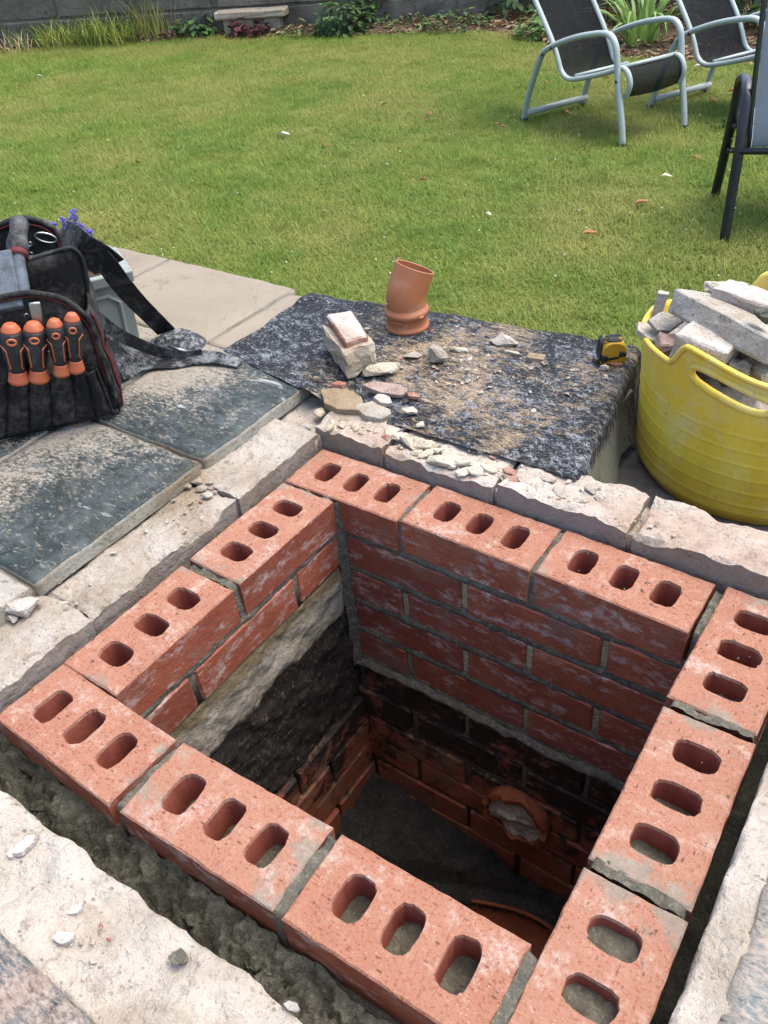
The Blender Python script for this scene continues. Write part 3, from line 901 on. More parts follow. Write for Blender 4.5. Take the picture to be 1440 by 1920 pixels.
def spill2(s, t):
    y = -.03 + .72 * s; x = .776 + .022 * t
    return Vector((x, y, -.115 + .02 * fz(x, y, 0, 25, 3)))
V, F = grid(spill2, 100, 5, True)
obj('mortar_spill', V, F, M['wet'], kind='structure', smooth=True)
V, F = grid(lambda s, t: Vector((-.0135 + .016 * t, -.03 + .70 * s, -.055 + .02 * fz(s * .7, t * .02, 0, 25, 8))), 100, 4, True)
obj('mortar_spill', V, F, M['wet'], kind='structure', smooth=True)
# pressed mortar under the front course
V, F = grid(lambda s, t: Vector((.004 + .77 * s, .001 - (.010 + .007 * fz(s * .8, t, 0, 14, 2)) * math.sin(math.pi * t), -.060 - .016 * t - .006 * fz(s * .8, 0, 0, 18, 4))), 150, 6)
obj('mortar_squeeze', V, F, M['wet'], ch, smooth=True)
# ------------------------------------------------------------------ the black sheet over the paving
ZS = .048
def lerp_poly(P, t):
    L = [0]
    for a, b in zip(P, P[1:]): L.append(L[-1] + (b - a).length)
    d = t * L[-1]
    for i in range(len(P) - 1):
        if d <= L[i + 1] or i == len(P) - 2:
            return P[i].lerp(P[i + 1], (d - L[i]) / max(1e-9, L[i + 1] - L[i]))
Lb = [Vector(p) for p in ((-.343, 1.088, 0), (-.336, .98, 0), (-.331, .90, 0), (-.336, .786, 0), (-.22, .760, 0), (-.13, .742, 0), (-.055, .735, 0))]
Rb = [Vector(p) for p in ((.352, 1.158, 0), (.385, .95, 0), (.412, .742, 0))]
def sheet(s, t):
    a = lerp_poly(Lb, t); b = lerp_poly(Rb, t)
    q = min(1.0, s / .80)
    p = a.lerp(b, q)
    z = ZS + .003 * fz(p.x, p.y, 0, 5, 2) + .0022 * fz(p.x, p.y, 0, 18, 3)
    z += .004 * max(0, 1 - abs(fz(p.x * .5 + p.y * .9, p.y * .3 - p.x * .4, 0, 5, 6)) * 7)
    # it slumps a little where it meets the old kerb, and lies lower behind it
    z -= .016 * max(0, min(1, (.86 - p.y) / .12)) * max(0, min(1, (p.x + .08) / .08))
    if s > .80:
        r = (s - .80) / .20
        R = .018
        arc = min(1, r / .25) * math.pi / 2
        p.x += R * math.sin(arc); z -= R * (1 - math.cos(arc))
        if r > .25:
            d = (r - .25) / .75
            z -= .095 * d; p.x += .010 * d + .012 * d * d + .006 * math.sin(p.y * 42 + 2 * d) * d
            z = max(z, -.084 + .002 * d)
    if t < .03: z -= (.03 - t) * .9
    return Vector((p.x, p.y + .002 * fz(p.x, p.y, 0, 9, 4), z))
V, F = grid(sheet, 170, 90)
obj('plastic_sheet', V, F, M['sheet'], smooth=True, label='black speckled sheet spread over the paving beneath the pipe bend, its right side hanging down', cat='sheet')

# ------------------------------------------------------------------ rubble on the sheet and the kerbs
M['stone'] = lime('broken cream stone', ('#f0e6d4', '#d8cab2', '#a19482'), .66)
M['stonegrey'] = lime('broken grey mortar', ('#e0dace', '#beb7a9', '#8a8378'), .62)
M['shard'] = lime('pinkish shard', ('#e5cfc4', '#c9a79b', '#9b7d72'), .58)
M['redshard'] = simple('red brick break', '#b5583f', .9, .6, .45, 40, .003, hex2='#d9b7a4')
M['white'] = lime('whitewashed face', ('#f4ece4', '#e6d8cc', '#c3b2a4'), .68)
M['flag'] = lime('tan flagstone', ('#d3bfa0', '#b39a76', '#85704f'), .55)
def stone(name, u, v, z, dims, seed, kind, mt, label, rot=0.0, tilt=(0, 0), cat='rubble', group='broken pieces lying on the black sheet', sub=1, rough=.07, dz=-.002):
    V, F = hull(dims, seed, 16, kind, sub, rough)
    p = at(u, v, z)
    o = put(name, mesh(name, V, F, mt), None, (p.x, p.y, z + dz), (tilt[0], tilt[1], rot), label, cat, group)
    return o
# the block with a brick end still in its mortar
p = at(650, 660, ZS)
lb = thing('rubble_block', (p.x, p.y, ZS), 'big broken block of mortar with a whitewashed brick on top, beside the orange pipe bend', 'rubble', 'broken pieces lying on the black sheet')
A0, A1, B1, B0 = at(612, 589, ZS + .074), at(660, 581, ZS + .074), at(690, 628, ZS + .064), at(647, 641, ZS + .064)
e1 = (A1 - A0); e2 = (B0 - A0)
q = [A0, A1, B1, B0]
V = [x - Vector((0, 0, .026)) for x in q] + [x for x in q]
V, F = bevelled(V, [(0, 3, 2, 1), (4, 5, 6, 7), (0, 1, 5, 4), (1, 2, 6, 5), (2, 3, 7, 6), (3, 0, 4, 7)], .003, 1, .002, 3, 2)
mi = [0 if max(V[i].z for i in f) > ZS + .060 and abs((V[f[1]] - V[f[0]]).cross(V[f[2]] - V[f[0]]).normalized().z) > .7 else 1 for f in F]
obj('brick_end', V, F, [M['white'], M['redshard']], lb, mi)
c = (A0 + A1 + B1 + B0) / 4
bm_ = MB()
V, F = hull((.070, .128, .052), 12, 16, 'block', 2, .16)
ang = math.atan2(e2.y, e2.x) - math.pi / 2
Rm = Matrix.Rotation(ang, 3, 'Z')
obj('mortar_mass', [Rm @ v + Vector((c.x + .003, c.y - .003, ZS - .003)) for v in V], F, M['stone'], lb)
V, F = hull((.05, .045, .035), 15, 12, 'angular', 1, .12)
obj('mortar_mass', [v + Vector((c.x - .030, c.y + .035, ZS - .002)) for v in V], F, M['stone'], lb)
V, F = hull((.05, .05, .03), 19, 12, 'angular', 1, .12)
obj('mortar_mass', [v + Vector((c.x + .045, c.y - .020, ZS - .002)) for v in V], F, M['stone'], lb)

stone('broken_stone', 818, 676, ZS, (.052, .046, .040), 4, 'angular', M['stonegrey'], 'grey white angular stone standing between two small flat lumps, in front of the pipe bend', .4)
stone('broken_stone', 773, 670, ZS, (.042, .026, .014), 5, 'angular', M['stonegrey'], 'small flat lump touching the left of the angular grey stone', .5)
stone('broken_stone', 862, 660, ZS, (.048, .022, .014), 6, 'angular', M['stone'], 'knobbly thin lump touching the right of the angular grey stone', .2)
stone('broken_stone', 716, 700, ZS, (.080, .046, .024), 7, 'angular', M['crumb'], 'cream flat stone with a torn edge, in front of the big mortar block', .5, (.12, -.1), rough=.12)
stone('brick_shard', 692, 690, ZS, (.032, .024, .026), 8, 'block', M['shard'], 'small upright brick shard tucked between the mortar block and the cream flat stone', .8)
stone('brick_shard', 728, 734, ZS, (.088, .040, .012), 9, 'flat', M['shard'], 'long thin pink shard lying flat in front of the cream flat stone', .25, (.10, .05))
stone('brick_shard', 718, 752, ZS - .004, (.040, .026, .010), 10, 'flat', M['white'], 'white chip poking out under the long pink shard', .2, (.1, .2))
stone('brick_shard', 774, 744, ZS, (.030, .014, .008), 11, 'flat', M['redshard'], 'red edged chip at the right end of the long pink shard', -.2)
stone('broken_stone', 768, 774, ZS - .006, (.036, .022, .014), 13, 'angular', M['stone'], 'pale wedge chip on the sheet just in front of the red edged chip', .2)
stone('broken_stone', 788, 798, ZS - .012, (.022, .016, .010), 14, 'angular', M['stone'], 'little pale pebble nearest the old brick kerb', .9)
stone('broken_stone', 943, 645, ZS, (.068, .046, .020), 16, 'angular', M['stonegrey'], 'flattish pinkish grey stone lying alone near the back edge of the sheet', .3, rough=.12)
stone('broken_stone', 962, 666, ZS, (.040, .020, .011), 17, 'angular', M['stone'], 'crumbly pale lump just in front of the flattish grey stone', .1)
stone('brick_shard', 1004, 674, ZS, (.034, .020, .010), 18, 'block', M['flag'], 'small tan rectangular chip right of the crumbly pale lump', .15)
stone('white_pebble', 1132, 692, ZS, (.022, .015, .012), 20, 'angular', M['white'], 'smooth white pebble in front of the yellow tape measure', .2)
stone('brick_shard', 1154, 685, ZS, (.030, .012, .008), 21, 'flat', M['redshard'], 'reddish chip touching the white pebble by the tape measure', .3)
stone('white_pebble', 1134, 708, ZS, (.017, .012, .009), 22, 'angular', M['stone'], 'tiny round pebble nearer than the white pebble by the tape measure', .0)
stone('broken_stone', 1076, 694, ZS, (.018, .013, .008), 23, 'angular', M['white'], 'tiny white stone on bare sheet left of the tape measure', .7)
stone('brick_shard', 637, 727, ZS, (.030, .018, .012), 24, 'flat', M['redshard'], 'small pink and white chip between the slate tile and the cream flat stone', .3)
stone('flagstone_piece', 645, 764, .030, (.110, .062, .020), 25, 'flat', M['flag'], 'tan piece of flagstone lying on the corner of the kerb by the slate tile', -.2, (.05, .08))
stone('flagstone_piece', 700, 783, .026, (.075, .045, .022), 26, 'flat', M['stonegrey'], 'grey broken lump beside the tan flagstone piece on the kerb', .1, (.0, .1))
# crumbling mortar on the old brick kerb (children: it is stuck there)
rd = random.Random(77)
def lump_row(parent, pts, mt, zbase, r0, r1, seed):
    for i, (u, v) in enumerate(pts):
        r = rd.uniform(r0, r1)
        V, F = hull((r * rd.uniform(1.2, 1.8), r, r * rd.uniform(.4, .6)), seed + i, 14, 'angular', 1, .05)
        c = at(u, v, zbase)
        put('mortar_lump', mesh('mortar_lump', V, F, mt, None, False), parent, (c.x, c.y, zbase - .003), (0, 0, rd.uniform(0, 6)))
lump_row(bk, [(600, 775), (620, 787), (640, 778), (655, 792), (668, 800), (690, 797), (706, 808), (640, 798), (615, 800), (680, 785)], M['crumb'], .030, .014, .026, 100)
lump_row(bk, [(735, 812), (752, 822), (762, 833), (778, 828), (790, 840), (805, 836), (800, 852), (822, 846), (838, 856), (826, 866), (852, 862), (848, 874), (868, 872), (872, 884), (888, 868), (900, 872), (895, 886), (915, 880), (780, 848)], M['crumb'], .028, .018, .038, 140)
lump_row(bk, [(725, 820), (955, 885), (965, 900)], M['redshard'], .030, .016, .026, 190)
lump_row(bk, [(985, 905), (1010, 915), (1050, 925), (1090, 940), (1130, 945), (1030, 900), (1110, 920)], M['lime'], .028, .016, .030, 210)
lump_row(kerb, [(392, 905), (378, 915), (402, 922), (412, 912), (370, 905), (388, 930), (350, 912), (540, 818), (556, 830), (520, 800), (505, 812), (575, 800)], M['stonegrey'], .022, .010, .020, 240)
stone('broken_stone', 48, 1145, .022, (.060, .048, .030), 31, 'angular', M['white'], 'white broken lump on the left kerb by the pale tile', .3, cat='rubble', group='broken pieces on the left kerb')
stone('broken_stone', 22, 1160, .022, (.030, .022, .015), 32, 'angular', M['white'], 'little white chip beside the white broken lump on the left kerb', .1, group='broken pieces on the left kerb')
stone('mortar_crumb', 338, 1798, .026, (.024, .020, .014), 33, 'angular', M['mortar'], 'round grey crumb of mortar on the cream bed in front of the shaft', .2, cat='mortar crumb', group='crumbs on the cream bed')
for i, (u, v, d, mt, lb_) in enumerate(((120, 1762, .026, 'white', 'white flake on the cream bed beside the rusty slate tile'), (50, 1585, .030, 'white', 'long white flake on the cream bed near its left end'),
        (22, 1600, .016, 'white', 'small white chip left of the long white flake on the cream bed'), (548, 1888, .016, 'stonegrey', 'grey pebble at the near right end of the cream bed'),
        (145, 1705, .020, 'white', 'thin pale sliver in the middle of the cream bed'))):
    stone('mortar_flake', u, v, .026, (d, d * .55, d * .3), 60 + i, 'flat', M[mt], lb_, .5 + i, group='crumbs on the cream bed', cat='flake')
# mortar crumbs that fell on the new bricks
rd = random.Random(12)
cr = MB()
for i in range(620):
    k = rd.choice(('sheet', 'sheet', 'sheet', 'sheet', 'sheet', 'kerbl', 'front', 'kerbb', 'kerbb', 'brick'))
    if k == 'sheet': x, y, z, r = rd.gauss(.12, .15), rd.gauss(.90, .09), ZS, rd.choice((.002, .003, .003, .004, .005, .007, .010))
    elif k == 'kerbl': x, y, z, r = rd.uniform(-.118, -.02), rd.uniform(0, .66), .019, rd.choice((.003, .005, .008))
    elif k == 'front': x, y, z, r = rd.uniform(.08, .75), rd.uniform(-.15, -.07), .025, rd.choice((.003, .004, .006))
    elif k == 'kerbb': x, y, z, r = rd.uniform(-.02, .60), rd.uniform(.685, .757), .028, rd.choice((.003, .005, .009))
    else: x, y, z, r = rd.choice(((rd.uniform(.01, .66), rd.uniform(.58, .65)), (rd.uniform(.685, .77), rd.uniform(.05, .66)), (rd.uniform(.01, .09), rd.uniform(.12, .55)))) + (.0, rd.choice((.002, .003, .004)))
    if k == 'sheet' and not (-.3 < x < .35 and .78 < y < 1.08): continue
    V, F = hull((r * rd.uniform(1, 1.8), r, r * .7), 300 + i, 9, sub=0)
    A = Matrix.Rotation(rd.uniform(0, 6), 3, 'Z'); c = Vector((x, y, z - .001))
    mi = 2 if k == 'brick' else (1 if rd.random() < .12 else 0)
    if k == 'sheet' and y < .86: c.z -= .012
    cr.add([A @ v + c for v in V], F, mi)
cr.make('rubble_crumbs', [M['stone'], M['redshard'], M['mortar']], kind='stuff', label='tiny crumbs of stone and mortar sprinkled over the sheet and kerbs')

# ------------------------------------------------------------------ orange drain pipe bend
def plastic(name, hexc, rough=.42, k=.62, dust='#e5d2bd', amt=.35, sc=30):
    m = Mat(name, rough, .4)
    a = m.noise(sc, 6, .7); b = m.noise(sc * 7, 4, .7)
    d = m.math('MULTIPLY', m.mask(a, .50, .75), amt)
    col = m.mix(d, lin(hexc, k), lin(dust, k))
    col = m.mix(m.math('MULTIPLY', m.mask(b, .62, .72), amt * .8), col, lin(dust, k))
    return m.color(col).rough(m.mix(d, (rough,) * 3 + (1,), (.9, .9, .9, 1))).bump(b, .0005).m
M['orange'] = plastic('orange drain plastic', '#cb8055', .42, .66, '#dcb596', .5, 22)
pb = at(764, 612, ZS)
pipe = thing('pipe_bend', (pb.x, pb.y, ZS), 'orange plastic drain pipe bend standing on its socket on the black sheet', 'pipe bend')
k = .0390 / .055
Mp = Matrix.Translation((pb.x, pb.y, ZS))
prof = [(.058 * k, 0), (.061 * k, .003 * k), (.061 * k, .010 * k), (.058 * k, .0125 * k), (.0565 * k, .020 * k), (.0565 * k, .040 * k), (.061 * k, .044 * k), (.0615 * k, .050 * k), (.061 * k, .056 * k), (.057 * k, .059 * k), (.0545 * k, .066 * k)]
V, F = lathe(prof, Mp, 48, (False, False))
V2, F2 = lathe([(.054 * k, .066 * k), (.051 * k, .0)], Mp, 48, (False, False))
b = MB(); b.add(V, F); b.add(V2, F2)
b.make('socket', M['orange'], pipe, smooth=True)
tilt_dir = (at(800, 600, ZS) - at(764, 612, ZS)).normalized()
tl = math.radians(25)
top_ax = Vector((0, 0, 1)) * math.cos(tl) + tilt_dir * math.sin(tl)
c0 = Vector((pb.x, pb.y, ZS + .062 * k))
pts = [c0, c0 + Vector((0, 0, .012 * k))]
for i in range(1, 6):
    t = i / 5; a = tl * t
    pts.append(pts[-1] + (Vector((0, 0, 1)) * math.cos(a) + tilt_dir * math.sin(a)) * .008 * k)
pts.append(pts[-1] + top_ax * .055 * k)
tp = pts[-1]
V, F = sweep(pts, .0545 * k, 48, cap=False, up=tilt_dir)
V2, F2 = sweep(pts[::-1], .0505 * k, 48, cap=False, up=tilt_dir)
b = MB(); b.add(V, F); b.add(V2, F2)
lo = len(V) - 48
b.add(V[-48:] + V2[:48], [(i, (i + 1) % 48, 48 + (47 - (i + 1)) % 48 if False else 48 + 0, 48) for i in range(0)])
# lip joining outer and inner edge
n_, u_ = top_ax, (tilt_dir - top_ax * tilt_dir.dot(top_ax)).normalized()
w_ = n_.cross(u_)
lip = [tp + (u_ * math.cos(2 * math.pi * i / 48) + w_ * math.sin(2 * math.pi * i / 48)) * .0525 * k for i in range(48)]
b.add(*sweep(lip, .0024 * k, 6, closed=True, up=n_))
b.make('spigot', M['orange'], pipe, smooth=True)
# moulded marks: two bars on the collar and a gate stub on the side
cam_dir = Vector((CC[0] - pb.x, CC[1] - pb.y, 0)).normalized(); side = Vector((-cam_dir.y, cam_dir.x, 0))
for a0, a1, h, r in ((-.75, -.25, .036, .058), (.55, .80, .047, .0625)):
    P = [Vector((pb.x, pb.y, ZS + h * k)) + (cam_dir * math.cos(a) + side * math.sin(a)) * r * k for a in np.linspace(a0, a1, 8)]
    obj('moulded_bar', *sweep(P, .003 * k, 6), M['orange'], pipe, smooth=True)
P = [c0 + Vector((0, 0, .018 * k)) + (cam_dir * math.cos(-1.15) + side * math.sin(-1.15)) * r * k for r in (.05, .058, .059)]
obj('gate_stub', *sweep(P, .004 * k, 8), M['orange'], pipe, smooth=True)

# ------------------------------------------------------------------ tape measure
M['yellow'] = plastic('yellow tape plastic', '#e2b02a', .35, .66, '#cbb58a', .25, 60)
M['blackrub'] = plastic('black rubber', '#1c1d1f', .6, .8, '#8a857c', .25, 60)
M['steel'] = simple('steel', '#b9bbbb', .3, .8, .2, 40, 0, .5, 1.0)
pt = at(1146, 676, ZS)
tape = thing('tape_measure', (pt.x, pt.y, ZS), 'yellow and black tape measure standing on the right end of the black sheet', 'tape measure')
td = Vector((.82, .57, 0)).normalized()            # along the case
tb_ = Vector((-td.y, td.x, 0))                                       # thickness, away from the camera
def dshape(wd, ht, n=8, r=.014, rt=.024):
    P = []
    for cx, cz, rr, a0 in ((wd / 2 - r * .4, r * .4, r * .4, -90), (wd / 2 - rt, ht - rt, rt, 0), (-wd / 2 + rt, ht - rt, rt, 90), (-wd / 2 + r * .4, r * .4, r * .4, 180)):
        for i in range(n + 1):
            a = math.radians(a0 + 90 * i / n)
            P.append((cx + rr * math.cos(a), cz + rr * math.sin(a)))
    return P
def slab_shape(P, t0, t1, inset=.003):
    """prism of an outline in the (td, z) plane between depths t0..t1 with eased edges"""
    cx = sum(p[0] for p in P) / len(P); cz = sum(p[1] for p in P) / len(P)
    V = []; n = len(P)
    for dpt, s in ((t0, inset), (t0 + inset, 0), (t1 - inset, 0), (t1, inset)):
        for x, z in P:
            dx, dz = x - cx, z - cz; L = math.hypot(dx, dz)
            x2, z2 = cx + dx * (1 - s / L), cz + dz * (1 - s / L)
            V.append(Vector((pt.x, pt.y, ZS)) + (td * x2 + tb_ * dpt + Vector((0, 0, z2))) * TS)
    F = [tuple(range(n))[::-1], tuple(3 * n + i for i in range(n))]
    for r_ in range(3):
        for i in range(n):
            F.append((r_ * n + i, r_ * n + (i + 1) % n, (r_ + 1) * n + (i + 1) % n, (r_ + 1) * n + i))
    return V, F
TS = .87
D = dshape(.052, .050)
obj('case', *slab_shape(D, -.018, .020), M['yellow'], tape, smooth=False)
for x0, x1, z0, z1 in ((-.025, -.012, .006, .024), (.010, .024, .016, .030)):
    P = [(x0, z0), (x1, z0 + .002), (x1, z1 - .002), (x0, z1)]
    obj('rubber_grip', *slab_shape(P, -.0205, -.014, .002), M['blackrub'], tape)
P = [(-.012, .010), (.010, .014), (.010, .019), (-.012, .016)]
obj('rubber_grip', *slab_shape(P, -.0195, -.014, .001), M['blackrub'], tape)
tc_ = Vector((pt.x, pt.y, ZS + .0505 * TS))
b = MB()
for r0_ in (.0125, .0085):
    b.add(*sweep([tc_ + td * (math.cos(a) * r0_ * 1.25) + tb_ * (math.sin(a) * r0_) for a in np.linspace(.5, 5.9, 22)], .0016, 6, up=(0, 0, 1)))
b.make('belt_clip_ring', M['blackrub'], tape, smooth=True)
V, F = frame_box(tc_ + Vector((0, 0, -.0002)), td, tb_, (0, 0, 1), .008, .0045, .0012)
obj('label_plate', *bevelled(V, F, .0006), M['blackrub'], tape)
V, F = frame_box(Vector((pt.x, pt.y, ZS + .006)) - td * .0275, td, tb_, (0, 0, 1), .003, .010, .005)
obj('tape_hook', *bevelled(V, F, .0006), M['steel'], tape)
b = MB(); b.add(*slab_shape([(-.0285, .010), (-.0245, .008), (-.0245, .048), (-.021, .052), (-.0265, .047)], -.016, .018, .001))
b.make('bumper', M['blackrub'], tape)

# ------------------------------------------------------------------ yellow tub of rubble
def tubmat():
    m = Mat('yellow tub rubber', .5, .35)
    a = m.noise(9, 6, .7, .4); b = m.noise(70, 6, .75); st = m.noise(16, 5, .7, 0, m.map(m.pos, (1, 1, .25)))
    col = m.ramp(st, [(.3, lin('#d8b42a', .98)), (.55, lin('#e4c746', .98)), (.75, lin('#ead572', .98))])
    col = m.mix(m.math('MULTIPLY', m.mask(a, .50, .68), .45), col, lin('#e0d6ae', .85))
    col = m.mix(m.math('MULTIPLY', m.mask(b, .57, .68), .45), col, lin('#9a8f66', .8))
    return m.color(col).bump(b, .0006).rough(m.ramp(a, [(.3, .4), (.7, .7)])).m
M['tub'] = tubmat()
TC = Vector((.604, 1.092, -.087)); TH = .290; TR0, TR1 = .195, .214
pn = at(1366, 738, .155); HA = math.atan2(pn.y - TC.y, pn.x - TC.x)
tub = thing('rubble_tub', TC, 'flexible yellow tub full of rubble with a handle facing the shaft', 'tub')
def tub_h(ph):
    d1 = (ph - HA + math.pi) % (2 * math.pi) - math.pi
    d2 = (ph - HA + 2 * math.pi) % (2 * math.pi) - math.pi
    def bump(d, w):
        k = max(0, min(1, (w - abs(d)) / .17)); return k * k * (3 - 2 * k)
    near = max(0, math.cos(d1)) ** 2
    # the loaded rim sags to the right of the near handle
    return .236 - .045 * max(0, math.cos(d2)) - .020 * near * math.tanh(3 * d1) + bump(d1, .50) * .040 + bump(d2, .62) * .050
def tub_pt(ph, h, off=0.0, rib=True):
    t = h / TH
    r = TR0 + (TR1 - TR0) * t - .012 * max(0, 1 - t * 12)
    r *= 1 + .018 * math.cos(2 * (ph - HA)) * t + .010 * fz(math.cos(ph), math.sin(ph), t, 1.2, 3) * t
    if rib:
        q = ((h + .0035 * (ph - HA)) / .026) % 1.0
        if h < TH - .10: r += .0011 * math.exp(-((q - .5) / .06) ** 2)
    r += off
    return Vector((TC.x + r * math.cos(ph), TC.y + r * math.sin(ph), TC.z + h))
NP, NH = 220, 116
hole_a, hole_b = .29, .0155                       # handle slot: centre height, half angle, half height
V = []; F = []
def inhole(ph, h):
    for o in (0, math.pi):
        d = (ph - HA - o + math.pi) % (2 * math.pi) - math.pi
        if abs(d / hole_a) ** 3 + abs((h - (tub_h(ph) - .034)) / hole_b) ** 3 < 1: return d, o
    return None
for j in range(NH + 1):
    for i in range(NP):
        ph = 2 * math.pi * i / NP
        V.append(tub_pt(ph, tub_h(ph) * j / NH))
for j in range(NH):
    for i in range(NP):
        ph = 2 * math.pi * (i + .5) / NP
        if inhole(ph, tub_h(ph) * (j + .5) / NH): continue
        a = j * NP + i; b_ = j * NP + (i + 1) % NP
        F.append((a, b_, b_ + NP, a + NP))
V.append(Vector((TC.x, TC.y, TC.z + .001))); cidx = len(V) - 1
for i in range(NP): F.append((cidx, (i + 1) % NP, i))
tb = obj('tub_body', V, F, M['tub'], tub, smooth=True)
md = tb.modifiers.new('thickness', 'SOLIDIFY'); md.thickness = .004; md.offset = -1
obj('rim', *sweep([tub_pt(2 * math.pi * i / NP, tub_h(2 * math.pi * i / NP), .0005, False) for i in range(NP)], .0046, 8, closed=True), M['tub'], tub, smooth=True)
for o in (0, math.pi):
    P = []
    for i in range(60):
        a = 2 * math.pi * i / 60; c, s = math.cos(a), math.sin(a); e = 2 / 3
        pa = HA + o + hole_a * math.copysign(abs(c) ** e, c)
        P.append(tub_pt(pa, tub_h(pa) - .034 + hole_b * math.copysign(abs(s) ** e, s), -.001, False))
    obj('handle', *sweep(P, .0058, 8, closed=True), M['tub'], tub, smooth=True)
# rubble in the tub: a hidden heap, then the pieces one can pick out
def heap(s, t):
    a = 2 * math.pi * s; r = .200 * t
    return Vector((TC.x + r * math.cos(a), TC.y + r * math.sin(a), TC.z + .200 + .055 * (1 - t * t) + .016 * fz(r * math.cos(a), r * math.sin(a), 0, 30, 3) + .010 * fz(r * math.cos(a), r * math.sin(a), 0, 75, 8)))
V, F = grid(heap, 110, 44)
obj('rubble_fill', V, F, M['stonegrey'], kind='stuff', smooth=True, label='grey broken rubble filling the yellow tub')
ZR = .155
def tubstone(name, u, v, z, dims, seed, kind, mt, label, rot, tilt=(0, 0), rough=.06, sub=2):
    V, F = hull(dims, seed, 16, kind, sub, rough)
    h = max(v_.z for v_ in V)
    V = [v_ - Vector((0, 0, h / 2)) for v_ in V]
    p = at(u, v, z)
    put(name, mesh(name, V, F, mt), None, p, (tilt[0], tilt[1], rot), label, 'rubble', 'rubble piled in the yellow tub')
def dirang(u0, v0, u1, v1, z):
    a, b = at(u0, v0, z), at(u1, v1, z)
    return math.atan2(b.y - a.y, b.x - a.x), (b - a).length
r_, L_ = dirang(1275, 575, 1475, 665, ZR + .045)
tubstone('concrete_slab_piece', 1375, 612, ZR + .045, (L_, .085, .040), 41, 'block', M['stonegrey'], 'long grey white slab of concrete lying across the top of the tub', r_, (-.35, .06), .05)
r_, L_ = dirang(1255, 625, 1370, 650, ZR + .02)
tubstone('brick_piece', 1326, 650, ZR + .026, (L_ * .92, .075, .050), 42, 'block', M['white'], 'cream brick piece lying in front of the long concrete slab', r_ - .12, (.05, .12), .04)
tubstone('brick_piece', 1252, 652, ZR + .002, (.038, .036, .034), 43, 'block', M['shard'], 'small pinkish cube of brick against the near left rim of the tub', .5, (.1, .15))
tubstone('broken_stone', 1285, 680, ZR - .012, (.030, .028, .026), 44, 'angular', M['stone'], 'little brown stone wedged beside the small pinkish cube', .2)
tubstone('broken_stone', 1385, 688, ZR + .008, (.055, .045, .040), 45, 'angular', M['stonegrey'], 'rough grey lump right of the cream brick piece', .7, (.2, .2), .1)
tubstone('broken_stone', 1420, 726, ZR - .035, (.10, .07, .05), 46, 'angular', M['stonegrey'], 'big dark grey lump showing behind the tub handle', .2, (.1, .1), .1)
tubstone('brick_piece', 1362, 735, ZR - .052, (.10, .05, .045), 47, 'block', M['stone'], 'pale brick piece seen through the slot of the tub handle', .35, (.1, .2))
tubstone('brick_shard', 1222, 626, ZR + .004, (.070, .048, .010), 48, 'flat', M['stone'], 'flat shard sticking out over the left rim of the tub', .2, (.1, .25))
tubstone('brick_shard', 1246, 604, ZR + .022, (.070, .046, .010), 49, 'flat', M['stonegrey'], 'thin tilted grey shard between the left rim and the concrete slab', .9, (.5, .1))
tubstone('brick_shard', 1222, 618, ZR + .000, (.060, .036, .009), 50, 'flat', M['shard'], 'pale sliver lying under the flat shard at the left rim', -.2, (.0, .1))
tubstone('brick_shard', 1237, 572, ZR + .010, (.018, .010, .050), 51, 'block', M['white'], 'narrow white splinter standing upright at the left rim of the tub', .3, (.1, .15))
tubstone('broken_stone', 1362, 544, ZR + .04, (.095, .05, .035), 52, 'angular', M['stone'], 'brownish crumpled lump at the back of the tub', .4, (.1, .1), .12)
tubstone('brick_piece', 1400, 566, ZR + .050, (.10, .06, .035), 53, 'block', M['white'], 'white brick piece behind the long concrete slab', -.1, (-.1, .1))
tubstone('broken_stone', 1432, 590, ZR + .085, (.042, .04, .030), 54, 'angular', M['mortar'], 'speckled dark grey lump resting on the long concrete slab', .1)
tubstone('brick_piece', 1450, 690, ZR + .000, (.08, .06, .04), 55, 'block', M['stone'], 'pale block at the right of the tub beside the dark grey lump', .8, (.1, -.1))
# ------------------------------------------------------------------ tool bag on the left
def fabric(name, hexc, dust, amt, rough=.8, k=.7, sc=12):
    m = Mat(name, rough, .3)
    a = m.noise(sc, 6, .7, .3); b = m.noise(sc * 9, 4, .7); w = m.noise(sc * 60, 2, .5)
    d = m.math('MULTIPLY', m.mask(m.math('ADD', m.math('MULTIPLY', a, .7), m.math('MULTIPLY', b, .3)), .48, .66), amt)
    col = m.mix(d, lin(hexc, k), lin(dust, k))
    return m.color(col).bump(w, .0006).bump(a, .004).m
M['canvas'] = fabric('black canvas', '#141517', '#8a857c', .5)
M['strap'] = fabric('dusty black webbing', '#1b1d20', '#9fa3a6', .5, .7, .7, 14)
M['pipingred'] = simple('dark red piping', '#7a2f33', .7, .6)
M['dustcloth'] = fabric('speckled cloth', '#33373b', '#c4c8ca', .9, .9, .9, 90)
M['toolblack'] = plastic('black tool grip', '#25272a', .5, .8, '#8a8680', .35, 40)
M['toolorange'] = plastic('orange tool grip', '#bd6540', .55, .85, '#e3b592', .25, 40)
M['worn'] = fabric('worn painted steel', '#6f7b86', '#23282e', .8, .4, .7, 45)
Q0, Q1 = at(222, 772, ZT), at(0, 820, ZT)
bu = (Q1 - Q0).normalized()                          # to the left along the front
bd = Vector((bu.y, -bu.x, 0))                        # into the picture
if bd.dot(Vector((CC[0], CC[1], 0)) - Q0) > 0: bd = -bd
def fp(u, v, off=0.0):                               # point on the front plane, moved off towards the viewer before tracing
    return onplane(u, v, Q0 - bd * off, bd)
bag = thing('tool_bag', (Q0 + Q1) / 2 + bd * .08, 'dusty black canvas tool bag with orange tool handles in its front pockets', 'tool bag')
bag.location.z = ZT; WL[bag.name].z = ZT
